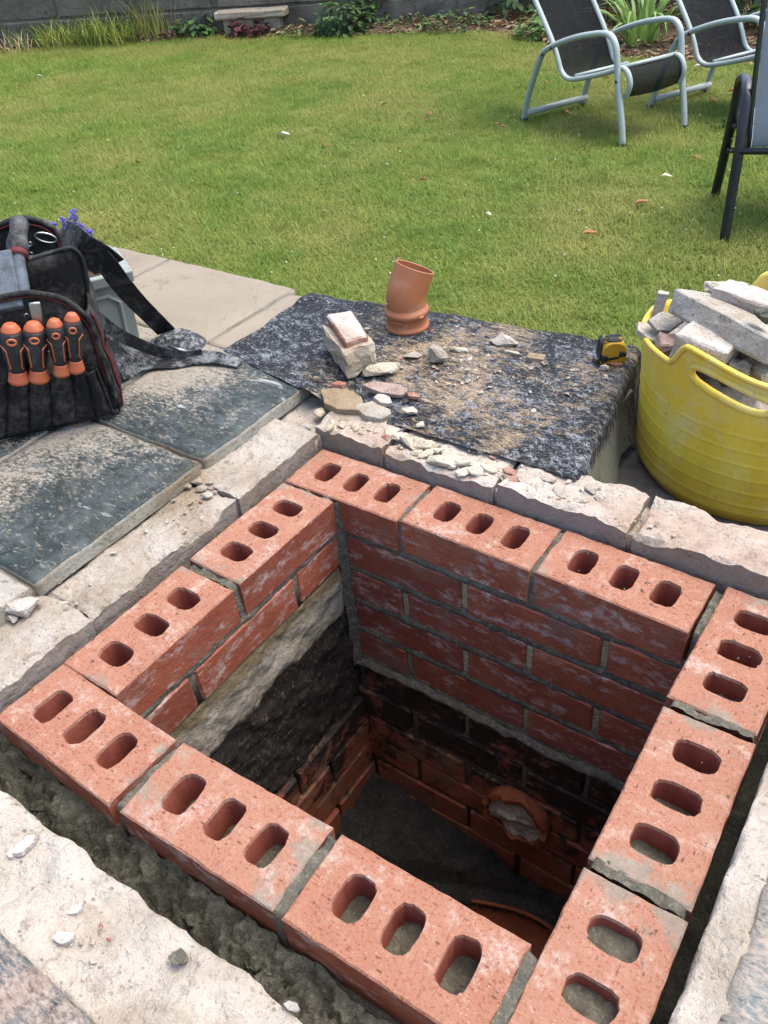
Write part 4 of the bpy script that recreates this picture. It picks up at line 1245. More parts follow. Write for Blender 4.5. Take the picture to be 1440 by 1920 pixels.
def panel(name, pts, off, th, mt, bulge=0.0, par=None):
    """a cloth panel traced on the bag's front plane, th thick, slightly swollen"""
    C3 = [fp(u, v, off) for u, v in pts]
    c = sum(C3, Vector()) / len(C3); n = len(C3)
    V = []; rings = 5
    for k in range(rings):
        f = 1 - k / rings
        for p in C3:
            q_ = c.lerp(p, f); w = 1 - f * f
            V.append(q_ - bd * (bulge * w + th / 2 * (1 if k else .6)) + bd * .004 * fz(q_.x * 1, q_.y, q_.z, 14, off * 50))
    V.append(c - bd * (bulge + th / 2)); ci = len(V) - 1
    F = []
    for k in range(rings - 1):
        for i in range(n): F.append((k * n + i, k * n + (i + 1) % n, (k + 1) * n + (i + 1) % n, (k + 1) * n + i))
    for i in range(n): F.append(((rings - 1) * n + i, (rings - 1) * n + (i + 1) % n, ci))
    b0 = len(V)
    for p in C3: V.append(p + bd * th / 2)
    for i in range(n): F.append((i, b0 + i, b0 + (i + 1) % n, (i + 1) % n))
    F.append(tuple(b0 + i for i in range(n)))
    return obj(name, V, F, mt, par or bag, smooth=True)
arch = [(222, 772), (219, 745), (205, 710), (192, 672), (184, 640), (176, 615), (163, 592), (143, 572), (112, 554), (60, 545), (10, 551), (-35, 566), (-75, 590), (-100, 625), (-125, 690), (-165, 800), (-165, 858)]
panel('front_panel', arch, .0, .012, M['canvas'], .006)
P = catmull([fp(u, v + 5, .008) for u, v in arch[1:14]], 4)
obj('binding', *sweep(P, .0050, 6), M['canvas'], bag, smooth=True)
P = catmull([fp(u - (4 if u > 60 else -4), v + 11, .0095) for u, v in arch[2:14]], 4)
obj('piping', *sweep(P, .0018, 5), M['pipingred'], bag, smooth=True)
mid = [(165, 640), (167, 577), (162, 520), (154, 485), (140, 468), (126, 466), (95, 474), (50, 487), (0, 497), (-60, 520), (-90, 600), (-60, 700), (160, 700)]
panel('divider', mid, -.075, .010, M['canvas'])
P = catmull([fp(u, v, -.072) for u, v in mid[1:10]], 4)
obj('binding', *sweep(P, .0038, 6), M['strap'], bag, smooth=True)
bk_ = [(150, 600), (128, 520), (117, 465), (110, 440), (88, 420), (56, 411), (30, 411), (0, 422), (-40, 440), (-70, 480), (-80, 600)]
panel('back_panel', bk_, -.155, .012, M['canvas'])
P = catmull([fp(u, v, -.150) for u, v in bk_[1:10]], 4)
obj('binding', *sweep(P, .0055, 6), M['strap'], bag, smooth=True)
P = catmull([fp(u - 4, v + 9, -.147) for u, v in bk_[2:9]], 4)
obj('piping', *sweep(P, .002, 5), M['pipingred'], bag, smooth=True)
# side wall and floor
edge = catmull([fp(u, v, 0) for u, v in ((222, 772), (219, 745), (205, 710), (192, 672), (184, 640), (176, 610), (166, 594))], 4)
def sidew(s, t):
    i = min(int(s * (len(edge) - 1)), len(edge) - 2); f = s * (len(edge) - 1) - i
    p = edge[i].lerp(edge[i + 1], f) + bd * (.15 * t)
    b_ = math.sin(math.pi * t) * math.sin(math.pi * min(1, s * 1.1 + .05))
    return p - bu * (.005 * b_ + .005 * fz(p.x, p.y, p.z, 25, 4)) + Vector((0, 0, .028 * t * s))
V, F = grid(sidew, 30, 14)
so_ = obj('side_panel', V, F, M['canvas'], bag, smooth=True)
so_.modifiers.new('thickness', 'SOLIDIFY').thickness = .004
V, F = frame_box((Q0 + Q1) / 2 + bu * .08 + bd * .075 + Vector((0, 0, .008)), bu, bd, (0, 0, 1), .165, .074, .006)
obj('bag_floor', *bevelled(V, F, .003), M['canvas'], bag)
m_ = fabric('red mesh cloth', '#3b1c20', '#75605c', .4, .8, .8, 60); M['redmesh'] = m_
def meshp(s, t):
    a = sidew(.10 + .42 * s, .12 + .55 * t)
    return a - bu * .006
V, F = grid(meshp, 10, 8)
obj('mesh_pocket', V, F, M['redmesh'], bag, smooth=True)
P = [sidew(s_, .10) - bu * .006 for s_ in np.linspace(.02, .95, 20)]
obj('piping', *sweep(P, .0025, 5), M['pipingred'], bag, smooth=True)
# pockets with deep folds along the front
pk_t = [(-160, 770), (-90, 735), (-30, 722), (5, 716), (40, 712), (75, 708), (110, 698), (150, 690), (165, 700), (182, 690)]
pk_b = [(-168, 858), (-100, 846), (-40, 832), (0, 822), (40, 812), (80, 802), (120, 794), (160, 785), (190, 778), (214, 772)]
def poly2(P, s):
    x = s * (len(P) - 1); i = min(int(x), len(P) - 2); f = x - i
    return P[i][0] + (P[i + 1][0] - P[i][0]) * f, P[i][1] + (P[i + 1][1] - P[i][1]) * f
def pocket(s, t):
    a, b_ = poly2(pk_t, s), poly2(pk_b, s)
    u, v = a[0] + (b_[0] - a[0]) * t, a[1] + (b_[1] - a[1]) * t
    cell = (s * 8.2) % 1.0
    puff = .012 + (math.sin(math.pi * cell) ** .6) * (.022 * (1 - .55 * t)) if t < .97 else .004
    puff += .005 * fz(s * 16 + .8 * t, t * 1.6, 0, 1.4, 3) * (1 - abs(2 * t - 1) * .5)
    return fp(u, v, .008 + max(0, puff))
V, F = grid(pocket, 150, 26)
po = obj('front_pockets', V, F, M['canvas'], bag, smooth=True)
po.modifiers.new('thickness', 'SOLIDIFY').thickness = .003
P = [fp(u, v, .006) for u, v in ((-168, 860), (0, 824), (110, 799), (200, 780), (222, 770))]
obj('base_piping', *sweep(P, .005, 6), M['canvas'], bag, smooth=True)
# carrying bar with a foam grip
P = catmull([fp(47, 575, -.002), fp(44, 545, -.012), fp(39, 515, -.035), fp(35, 492, -.055), fp(33, 470, -.075)], 5)
obj('carry_bar', *sweep(P, .0105, 12), M['worn'], bag, smooth=True)
P = catmull([fp(34, 478, -.070), fp(33, 455, -.09), fp(35, 432, -.115), fp(37, 412, -.14)], 5)
rr = [.0155 + .0018 * math.sin(i * .5) for i in range(len(P))]; rr[-1] = .008; rr[-2] = .013; rr[0] = .013
obj('foam_grip', *sweep(P, rr, 14), M['strap'], bag, smooth=True)
obj('grip_ring', *sweep([fp(34, 484, -.064), fp(33.6, 474, -.073)], .0158, 14), M['pipingred'], bag, smooth=True)
# carabiner, rivets
c = fp(86, 446, -.14); ax2 = (fp(106, 449, -.14) - fp(66, 443, -.14)); L2 = ax2.length / 2; ax2.normalize()
P = [c + ax2 * (L2 * math.cos(a)) + Vector((0, 0, 1)) * (.008 * math.sin(a)) for a in np.linspace(0, 2 * math.pi, 24, endpoint=False)]
obj('carabiner', *sweep(P, .0022, 6, closed=True), M['steel'], bag, smooth=True)
for u, v, o in ((50, 592, .008), (172, 618, .008), (56, 458, -.145), (58, 477, -.145)):
    c = fp(u, v, o)
    Mt = Matrix.Translation(c) @ (-bd).to_track_quat('Z', 'Y').to_matrix().to_4x4()
    obj('rivet', *lathe([(.0052, 0), (.0050, .002), (.003, .003), (.0026, .0018)], Mt, 14), M['steel'], bag, smooth=True)
# shoulder strap thrown over the pale trough, and webbing trailing on the paving
M['strapdusty'] = fabric('dust caked webbing', '#1d2024', '#b9bec2', .95, .75, .7, 22)
def strap(name, pts, W, side, th=.003, mt=None):
    P = catmull([at(u, v, z) for u, v, z in pts], 6)
    return obj(name, *ribbon(P, W, th, side), mt or M['strap'], bag, smooth=False)
strap('shoulder_strap', [(112, 452, .30), (135, 452, .30), (165, 468, .285), (195, 490, .265), (225, 530, .215), (255, 565, .155), (285, 595, .10), (312, 622, .055)], .040, Vector((.75, .5, .25)), .0022)
strap('shoulder_strap', [(118, 446, .305), (150, 462, .30), (180, 480, .275), (205, 500, .245)], .060, Vector((.6, .3, .5)))
strap('side_strap', [(160, 585, .215), (182, 596, .195), (215, 622, .150), (255, 643, .105), (300, 660, .072), (345, 668, .055), (380, 665, .054)], .022, Vector((.2, .3, 1)))
strap('webbing_tail', [(212, 672, .085), (245, 672, .066), (285, 672, .056), (330, 674, .052), (370, 670, .052), (410, 672, .054), (450, 682, .050)], [.092 - .0019 * i for i in range(37)], Vector((-.50, .85, .10)), .0025, M['strapdusty'])
P = [at(318, 650, .075), at(334, 655, .07), at(350, 659, .066)]
obj('buckle', *sweep(P, .003, 6), M['steel'], bag, smooth=True)
def cloth(s, t):
    a = 2 * math.pi * s; r = .055 * t
    c_ = at(338, 642, ZT)
    x, y = c_.x + r * math.cos(a) * 1.1 , c_.y + r * math.sin(a) * .8
    return Vector((x, y, ZT + .022 * (1 - t ** 2.2) + .009 * fz(x, y, 0, 40, 3) * (1 - t)))
V, F = grid(cloth, 40, 14)
obj('speckled_cloth', V, F, M['dustcloth'], smooth=True, label='small heap of white speckled dark cloth where the bag strap meets the paving', cat='cloth')
# something grey sticking out of the bag
V, F = frame_box(fp(2, 532, -.03), bu, (bd * .75 + Vector((0, 0, .66))).normalized(), (Vector((0, 0, .75)) - bd * .66).normalized(), .028, .05, .013)
obj('metal_bar', *bevelled(V, F, .004, 2), M['worn'], label='worn grey metal bar poking out of the bag beside the carrying bar', cat='tool')

# tools in the pockets: grips are lathed along the axis from butt to collar
def tool(u0, v0, u1, v1, hw, off, seed, label):
    top, bot = fp(u0, v0, off), fp(u1, v1, off - .004)
    L = (bot - top).length; ax_ = (bot - top).normalized()
    R = hw * (top - Vector(CC)).length / CF
    zax = ax_; xax = (-bd - zax * (-bd).dot(zax)).normalized(); yax = zax.cross(xax)
    Mt = Matrix(((xax.x, yax.x, zax.x, top.x), (xax.y, yax.y, zax.y, top.y), (xax.z, yax.z, zax.z, top.z), (0, 0, 0, 1)))
    def rad(t):
        if t < .24: return R * (.42 + .58 * math.sin(min(1, t / .24) * math.pi / 2) ** .8) if t > 0 else R * .36
        if t < .40: return R
        if t < .80: return R * (1 - .30 * ((t - .40) / .40) ** 1.2)
        return R * (.70 + .22 * (t - .80) / .16 if t < .96 else .92 - (t - .96) * 3)
    T = thing('screwdriver', bot, label, 'screwdriver', 'orange and black handled tools in the bag pockets')
    seg = 22
    tt = [.11 + (.80 - .11) * i / 16 for i in range(17)]
    obj('grip', *lathe([(rad(t), t * L) for t in tt], Mt, seg), M['toolblack'], T, smooth=True)
    obj('end_cap', *lathe([(rad(t) * 1.01, t * L) for t in (0, .015, .03, .05, .07, .09, .115)], Mt, seg), M['toolorange'], T, smooth=True)
    obj('collar', *lathe([(rad(t) * 1.03, t * L) for t in (.79, .82, .86, .90, .94, .96, .99, 1.0)], Mt, seg), M['toolorange'], T, smooth=True)
    obj('blade', *lathe([(R * .26, L), (R * .2, L + .008)], Mt, 10), M['steel'], T, smooth=True)
    # hanging hole and the orange inlay line round the thumb pad
    def onsurf(t, a, lift):
        r = rad(t) + lift
        return Mt @ Vector((r * math.cos(a), r * math.sin(a), t * L))
    ring = [onsurf(.225 + .045 * math.sin(q), .0 + .34 * math.cos(q), .0004) for q in np.linspace(0, 2 * math.pi, 20, endpoint=False)]
    obj('hang_hole', *sweep(ring, R * .11, 6, closed=True), M['toolorange'], T, smooth=True)
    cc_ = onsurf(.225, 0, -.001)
    obj('hole_shade', *lathe([(R * .24, 0), (R * .20, .0008)], Matrix.Translation(cc_) @ xax.to_track_quat('Z', 'Y').to_matrix().to_4x4(), 14), M['toolblack'], T)  # black disc standing in for the shade inside the hanging hole
    for sg in (-1, 1):
        P = [onsurf(t, sg * a, .0004) for t, a in ((.33, 1.25), (.38, .62), (.44, .58), (.60, .60), (.68, .60), (.72, .75))]
        obj('inlay', *sweep(catmull(P, 3), R * .075, 5), M['toolorange'], T, smooth=True)
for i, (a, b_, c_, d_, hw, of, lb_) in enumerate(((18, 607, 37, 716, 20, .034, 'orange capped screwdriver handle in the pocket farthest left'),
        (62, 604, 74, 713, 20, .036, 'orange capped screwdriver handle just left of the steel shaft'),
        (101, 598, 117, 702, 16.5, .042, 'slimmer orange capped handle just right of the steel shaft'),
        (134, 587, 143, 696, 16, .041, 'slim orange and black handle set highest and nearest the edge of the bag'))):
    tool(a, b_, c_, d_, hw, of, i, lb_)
top, bot = fp(64, 566, .016), fp(96, 712, .014)
axx = (bot - top).normalized()
V, F = frame_box((top + bot) / 2, axx, axx.cross(bd).normalized(), bd, (bot - top).length / 2, .0095, .0035)
V, F = bevelled(V, F, .003, 2)
ck = thing('steel_chisel', bot, 'bright steel shaft with a rounded end standing between the orange handles', 'chisel')
obj('shaft', V, F, M['steel'], ck, smooth=True)
V, F = frame_box(fp(91, 680, .017), axx, axx.cross(bd).normalized(), bd, .022, .0085, .004)
obj('sheath', *bevelled(V, F, .001), M['edge'], ck)

# ------------------------------------------------------------------ pale trough behind the bag
M['sagepot'] = plastic('pale grey green plastic', '#a9b2ab', .5, .62, '#d3d3c8', .4, 18)
def hz(P, v):
    lo, hi = -1.0, 2.0
    for _ in range(50):
        m_ = (lo + hi) / 2
        c_ = CR @ (np.array((P.x, P.y, m_)) - CC)
        if 960 + CF * c_[1] / c_[2] > v: lo = m_
        else: hi = m_
    return lo
bR = at(271, 634, ZT); zt_ = hz(bR, 506)
tl_, tr_ = at(172, 522, zt_), at(246, 504, zt_)
pu = (tl_ - tr_).normalized(); pd_ = Vector((pu.y, -pu.x, 0))
if pd_.dot(Vector((CC[0], CC[1], 0)) - bR) > 0: pd_ = -pd_
pot = thing('plant_trough', bR + pu * .15 + pd_ * .07, 'pale grey green plastic plant trough with a moulded panel, behind the tool bag', 'trough')
PLn, PDp = .34, .125
def potp(a, d, z):                                        # a along, d depth, tapering down
    k_ = 1 - .055 * (1 - (z - ZT) / (zt_ - ZT))
    return bR + pu * (PLn / 2 + (a - .5) * PLn * k_) + pd_ * (PDp / 2 + (d - .5) * PDp * k_) + Vector((0, 0, z - ZT))
b = MB()
zr = zt_ - .022
for (a0, d0), (a1, d1) in (((0, 0), (1, 0)), ((1, 0), (1, 1)), ((1, 1), (0, 1)), ((0, 1), (0, 0))):
    b.add(*grid(lambda s, t: potp(a0 + (a1 - a0) * s, d0 + (d1 - d0) * s, ZT + (zr - ZT) * t), 6, 4))
b.make('trough_wall', M['sagepot'], pot)
b = MB()
for a0, a1, d0, d1 in ((-.035, 1.035, -.09, .05), (-.035, 1.035, .95, 1.09), (-.035, .02, .05, .95), (.98, 1.035, .05, .95)):
    q = [potp(a, d, z) for z in (zr, zt_) for a, d in ((a0, d0), (a1, d0), (a1, d1), (a0, d1))]
    V, F = bevelled(q, [(0, 3, 2, 1), (4, 5, 6, 7), (0, 1, 5, 4), (1, 2, 6, 5), (2, 3, 7, 6), (3, 0, 4, 7)], .003, 2)
    b.add(V, F)
b.make('rim', M['sagepot'], pot)
zc = lambda f: ZT + (zr - ZT) * f
P = [potp(a, -.012, zc(f)) for a, f in ((.07, .06), (.07, .70), (.13, .84), (.30, .84), (.36, .70), (.36, .06))]
obj('moulding', *sweep(P, .0042, 6), M['sagepot'], pot)
P = [potp(a, -.012, zc(f)) for a, f in ((.44, .06), (.44, .70), (.50, .84), (.67, .84), (.73, .70), (.73, .06))]
obj('moulding', *sweep(P, .0042, 6), M['sagepot'], pot)
obj('potting_soil', *grid(lambda s, t: potp(s, t, zt_ - .03 + .006 * fz(s * 4, t * 3, 0, 2, 2)), 16, 8), M['soil'], pot, smooth=True)

# lavender growing in the lower bed behind the patio edge
M['stem'] = simple('green stem', '#6d7a3c', .8, .5)
M['purple'] = simple('lavender flower', '#766ec4', .8, 1.0, .4, 200)
lav = thing('lavender_plant', (-1.10, 1.13, ZL), 'lavender with a few purple flower heads peeping over the patio edge behind the tool bag', 'lavender')
rd = random.Random(3)
for i, (u, v, h) in enumerate(((140, 412, .020), (121, 424, .020), (168, 442, .014), (100, 428, .014), (150, 430, .010))):
    c = onplane(u, v, (0, 1.12, 0), (0, 1, 0))
    P = catmull([Vector((-1.10 + rd.uniform(-.04, .04), 1.13, ZL)), Vector((c.x * .6 - .44, 1.14, ZL * .45)), c], 5)
    st_ = obj('stem', *sweep(P, .0016, 5), M['stem'], lav, smooth=True)
    b = MB()
    for k in range(44):
        V, F = hull((.009, .009, .010), k + i * 40, 8, sub=0)
        o_ = Vector((rd.gauss(0, .005), rd.gauss(0, .005), rd.uniform(-h, h)))
        b.add([v_ + c + o_ for v_ in V], F)
    b.make('flower_head', M['purple'], lav)

# ------------------------------------------------------------------ garden chairs
def sling_mat(name, hexc, k, alpha, sc=900):
    m = Mat(name, .85, .12)
    m.color(m.mix(m.mask(m.noise(6, 5, .6), .4, .7), lin(hexc, k), lin(hexc, k * 1.35)))
    t = m.n.new('ShaderNodeBsdfTransparent'); mx = m.n.new('ShaderNodeMixShader')
    mx.inputs[0].default_value = alpha
    out = m.n['Material Output']
    m.l.new(t.outputs[0], mx.inputs[1]); m.l.new(m.p.outputs[0], mx.inputs[2]); m.l.new(mx.outputs[0], out.inputs[0])
    return m.m
M['sage'] = simple('pale sage painted metal', '#b9c6c0', .45, .80, .12, 14, .0002, .4)
M['mesh'] = sling_mat('black sling mesh', '#14181c', .8, .94)
M['greysling'] = sling_mat('grey sling fabric', '#9aa4b0', .60, .97)
M['blackmetal'] = simple('black painted metal', '#16181b', .35, .8, .3, 60, .0002, .45, hex2='#2b2e33')
FN, FF, RN, RF = at(1167, 275, ZL), at(1284, 245, ZL), at(982, 227, ZL), at(1095, 195, ZL)
cs_ = (FN - RN); cs_.z = 0; cdir = cs_.normalized(); cn = Vector((-cdir.y, cdir.x, 0))
Wv = ((FF - FN) + (RF - RN)) / 2; Wv.z = 0
if cn.dot(Wv) < 0: cn = -cn
Wv = cn * (Wv.dot(cn) * .6 + Wv.length * .4) + cdir * Wv.dot(cdir) * .6
def c2(cx, cy, off=0.0):
    return onplane(cx / 2.769 + 920, cy / 2.769, FN + cn * off, cn)
chair = thing('garden_chair', (FN + RN) / 2 + Wv / 2, 'pale sage metal recliner with black sling, standing clear on the lawn', 'garden chair', 'sage recliners on the lawn')
chair.location.z = ZL; WL[chair.name].z = ZL
chair.location = chair.location
side_pts = [(685, 768), (680, 640), (662, 450), (656, 310), (645, 225), (605, 176), (500, 182), (400, 207), (312, 244), (266, 285), (226, 400), (196, 500), (170, 630)]
P = catmull([c2(*p) for p in side_pts], 5)
for tr in (0, 1):
    sf = obj('side_frame', *sweep([p + Wv * tr for p in P], .0205, 10, flat=.75, up=cn), M['sage'], chair, smooth=True)
    for (cx, cy) in ((685, 760), (172, 622)):
        a = c2(cx, cy) + Wv * tr
        V, F = frame_box(Vector((a.x, a.y, ZL + .008)), cdir, cn, (0, 0, 1), .022, .018, .012)
        obj('foot_cap', *bevelled(V, F, .003), M['blackmetal'], sf)
rail_pts = [(78, -365), (150, -190), (230, 0), (275, 105), (320, 215), (345, 292), (368, 372), (402, 408), (450, 410), (540, 393), (630, 370), (672, 352), (700, 362), (718, 395), (724, 440), (712, 480), (698, 505)]
Pr = catmull([c2(*p, .035) for p in rail_pts], 5)
Wi = Wv * (1 - .075 / Wv.length)
for tr in (0, 1):
    obj('sling_rail', *sweep([p + Wi * tr for p in Pr], .0165, 10, flat=.8, up=cn), M['sage'], chair, smooth=True)
N_ = len(Pr)
def sl(s, t):
    x = s * (N_ - 1); i = min(int(x), N_ - 2)
    p = Pr[i].lerp(Pr[i + 1], x - i)
    return p + Wi * t - Vector((0, 0, .012 * math.sin(math.pi * t))) + cdir * (-.012 * math.sin(math.pi * t) if s < .5 else 0)
V, F = grid(sl, 80, 12)
slo = obj('sling', V, F, M['mesh'], chair, smooth=True)
for p, q in (((190, 585), .018), ((150, -190), .013), ((672, 352), .011), ((440, 395), .011)):
    a = c2(*p, .0 if q > .015 else .035)
    obj('crossbar', *sweep([a, a + (Wv if q > .015 else Wi)], q, 8), M['sage'], chair, smooth=True)
for (cx, cy) in ((312, 250), (268, 285), (652, 425)):
    a = c2(cx, cy, -.016)
    obj('bolt', *lathe([(.009, 0), (.008, .004), (.004, .006)], Matrix.Translation(a) @ (-cn).to_track_quat('Z', 'Y').to_matrix().to_4x4(), 10), M['blackmetal'], chair)
def copy_tree(o, parent=None):
    c_ = o.copy(); COL.objects.link(c_)
    if parent is not None: c_.parent = parent
    for k_ in list(o.children): copy_tree(k_, c_)
    return c_
ch2 = copy_tree(chair)
RN2 = at(1220, 202, ZL)
ch2.location = chair.location + (RN2 - RN)
ch2['label'] = 'sage metal recliner partly hidden behind the other recliner and the black chair'

# black framed chair seen from behind at the right edge
O1, O2 = at(1357, 455, ZL), at(1340, 368, ZL)
kf = (O2 - O1); kf.z = 0; KL = kf.length; kf.normalize(); kr = Vector((kf.y, -kf.x, 0))
bc = thing('garden_chair', (O1 + O2) / 2 + kr * .27, 'black metal framed chair with light grey fabric, cut by the right edge', 'garden chair')
bc.location.z = ZL; WL[bc.name].z = ZL
pl = lambda u, v: onplane(u, v, O1, kr)
P = catmull([pl(1357, 455), pl(1371, 370), pl(1386, 280), pl(1398, 200), pl(1401, 165), pl(1398, 148), pl(1392, 146), pl(1386, 160), pl(1374, 220), pl(1356, 300), pl(1340, 368)], 5)
for tr in (0, 1):
    sf = obj('side_frame', *sweep([p + kr * .56 * tr for p in P], .021, 8, flat=.8, up=kr), M['blackmetal'], bc, smooth=True)
h_ = hz(O1, 150)
armP = [pl(1397, 150) + kr * .0, pl(1391, 146)]
# back and seat of stretched fabric between two black rails
bl = lambda u, v: onplane(u, v, O1 + kf * .05 + kr * .05, (kf + Vector((0, 0, -.12))).normalized())
left = [bl(1446, -120), bl(1433, 0), bl(1421, 100), bl(1410, 200), bl(1404, 268)]
seatp = [left[-1] + kf * .04 - Vector((0, 0, .02)), left[-1] + kf * .22 - Vector((0, 0, .02)), left[-1] + kf * .46 + Vector((0, 0, .015))]
lp = catmull(left + seatp, 5)
for tr in (0, 1):
    obj('back_rail', *sweep([p + kr * .46 * tr for p in lp], .010, 8), M['blackmetal'], bc, smooth=True)
def sl2(s, t):
    x = s * (len(lp) - 1); i = min(int(x), len(lp) - 2)
    return lp[i].lerp(lp[i + 1], x - i) + kr * (.012 + .436 * t) + kf * .010 * math.sin(math.pi * t)
V, F = grid(sl2, 60, 10)
obj('sling', V, F, M['greysling'], bc, smooth=True)
for p_, n_ in ((pl(1386, 284), .012), (pl(1362, 282), .012), (pl(1372, 236), .011)):
    obj('crossbar', *sweep([p_, p_ + kr * .56], n_, 8), M['blackmetal'], bc, smooth=True)
for u, v in ((1384, 262), (1382, 284), (1368, 225), (1366, 236)):
    a = pl(u, v) - kr * .020
    obj('bolt', *lathe([(.009, 0), (.008, .004), (.004, .007)], Matrix.Translation(a) @ (-kr).to_track_quat('Z', 'Y').to_matrix().to_4x4(), 10), M['blackmetal'], bc)
# ------------------------------------------------------------------ garden wall and flower bed at the far end
def wallstone():
    m = Mat('weathered stone block', .95, .15)
    a = m.noise(2.2, 6, .65); b = m.noise(18, 6, .7); c = m.noise(70, 5, .7)
    col = m.ramp(a, [(.3, lin('#69645a', .8)), (.5, lin('#8d887c', .8)), (.72, lin('#b3ad9f', .8))])
    col = m.mix(m.math('MULTIPLY', m.mask(b, .54, .7), .7), col, lin('#3a382f', .6))
    col = m.mix(m.math('MULTIPLY', m.mask(c, .6, .72), .5), col, lin('#b5ae9c', .6))
    col = m.mix(m.math('MULTIPLY', m.mask(m.rnd, 0, 1), .35), col, lin('#5d5648', .6))
    col = m.mix(m.math('MULTIPLY', m.mask(m.noise(3.1, 5, .6), .55, .7), .4), col, lin('#5b6141', .6))
    return m.color(col).bump(b, .02).bump(c, .008).m
M['wall'] = wallstone()
M['wallmortar'] = mortar('old wall mortar', (.10, .09, .075, 1), (.20, .18, .15, 1), .006)
W0 = Vector((-8.25, 5.78, ZL)); wd = Vector((3.65, 1.75, 0)).normalized(); wnn = Vector((wd.y, -wd.x, 0))     # wnn towards the viewer
wall = thing('garden_wall', W0 + wd * 5, 'long weathered wall of big grey stone blocks at the far end of the lawn', 'wall')
wall.location.z = ZL; WL[wall.name].z = ZL
blk = []
for s in range(4):
    V, F = box_vf((-.5, -.11, 0), (.5, .11, 1)); V = [Vector((v[0], v[1], v[2])) for v in V]
    V, F = bevelled(V, F, .0, 1, 0, s, 2)
    blk.append((V, F))
rd = random.Random(4)
Hc = .265
wang = math.atan2(wd.y, wd.x)
def block_mesh(L, H, seed):
    V, F = box_vf((-L / 2, -.11, 0), (L / 2, .11, H))
    V, F = bevelled(V, F, .014, 1, .009, seed, 2)
    return mesh('stone_block', V, F, M['wall'])
bmeshes = {}
for row in range(5):
    x = -2.4 + (0 if row % 2 else -.52)
    while x < 13.0:
        L = rd.choice((.86, 1.02, 1.18))
        key = (L, rd.randint(0, 1))
        if key not in bmeshes: bmeshes[key] = block_mesh(L - .016, Hc - .014, int(L * 100) + key[1])
        c = W0 + wd * (x + L / 2) + Vector((0, 0, row * Hc - .04)) + wnn * rd.uniform(-.008, .008)
        put('stone_block', bmeshes[key], wall, c, (0, 0, wang + (math.pi if rd.random() < .5 else 0)))
        x += L
V, F = frame_box(W0 + wd * 5.3 + Vector((0, 0, .62)), wd, wnn, (0, 0, 1), 7.8, .096, .68)
obj('wall_mortar', V, F, M['wallmortar'], wall)

def edge_at(u): # front edge of the bed in the photograph
    P = ((-300, 125), (0, 97), (200, 84), (300, 76), (410, 69), (560, 66), (720, 66), (900, 60), (985, 78), (1100, 100), (1210, 112), (1440, 122), (1700, 125))
    for (a, va), (b, vb) in zip(P, P[1:]):
        if a <= u <= b: return va + (vb - va) * (u - a) / (b - a)
def bedf(s, t):
    u = -300 + 2000 * s
    p = at(u, edge_at(u), ZL)
    back = W0 + wd * (-1.5 + 13.6 * s)
    q = p.lerp(back, t); q.z = ZL + .035 * min(1, t * 6) + .03 * fz(q.x, q.y, 0, 3, 2) * min(1, t * 4)
    return q
V, F = grid(bedf, 160, 16)
obj('flower_bed', V, F, M['soil'], smooth=True, kind='structure')
# stone step against the wall
M['stepstone'] = lime('weathered sandstone', ('#c9bda9', '#a59a87', '#6f685a'), .85)
p0, p1 = at(418, 68, ZL), at(530, 62, ZL)
sdv = (p1 - p0); sL = sdv.length; sdv.normalize(); sb = Vector((-sdv.y, sdv.x, 0))
stp = thing('stone_bench', (p0 + p1) / 2 + sb * .2, 'low sandstone bench with a thick slab top against the garden wall', 'stone bench')
stp.location.z = ZL; WL[stp.name].z = ZL
hh = hz(p0, 40) - ZL
V, F = frame_box((p0 + p1) / 2 + sb * .18 + Vector((0, 0, hh / 2)), sdv, sb, (0, 0, 1), sL / 2 - .02, .17, hh / 2 + .02)
obj('base', *bevelled(V, F, .012, 1, .006, 3, 2), M['stepstone'], stp)
V, F = frame_box((p0 + p1) / 2 + sb * .20 + Vector((0, 0, hh + .045)), sdv, sb, (0, 0, 1), sL / 2 + .05, .235, .036)
obj('top_slab', *bevelled(V, F, .012, 1, .006, 5, 2), M['stepstone'], stp)

# ------------------------------------------------------------------ plants
def leafmat(name, c1, c2, tr=.25, sc=7):
    m = Mat(name, .55, .3)
    m.color(m.ramp(m.noise(sc, 4, .6), [(.3, c1), (.7, c2)]))
    t = m.n.new('ShaderNodeBsdfTranslucent'); mx = m.n.new('ShaderNodeMixShader'); mx.inputs[0].default_value = tr
    m.l.new(m.p.inputs['Base Color'].links[0].from_socket, t.inputs[0])
    m.l.new(m.p.outputs[0], mx.inputs[1]); m.l.new(t.outputs[0], mx.inputs[2]); m.l.new(mx.outputs[0], m.n['Material Output'].inputs[0])
    return m.m
M['lgrass'] = leafmat('pale long grass', (.20, .25, .035, 1), (.38, .38, .08, 1))
M['lgreen'] = leafmat('fresh green leaf', (.05, .12, .025, 1), (.12, .22, .05, 1))
M['ldark'] = leafmat('dark green leaf', (.022, .06, .02, 1), (.06, .11, .04, 1))
M['lblue'] = leafmat('blue green leaf', (.04, .09, .055, 1), (.10, .16, .10, 1))
M['lpurple'] = leafmat('purple leaf', (.06, .012, .018, 1), (.14, .035, .04, 1))
M['lstrap'] = leafmat('strappy leaf', (.10, .20, .04, 1), (.22, .33, .09, 1))
M['ldry'] = leafmat('dry leaf', (.16, .085, .04, 1), (.34, .21, .11, 1), .1, 20)
M['lstraw'] = leafmat('straw', (.30, .23, .11, 1), (.42, .35, .19, 1), .1)
M['twig'] = simple('twig', '#6b5f4a', .9, .5)
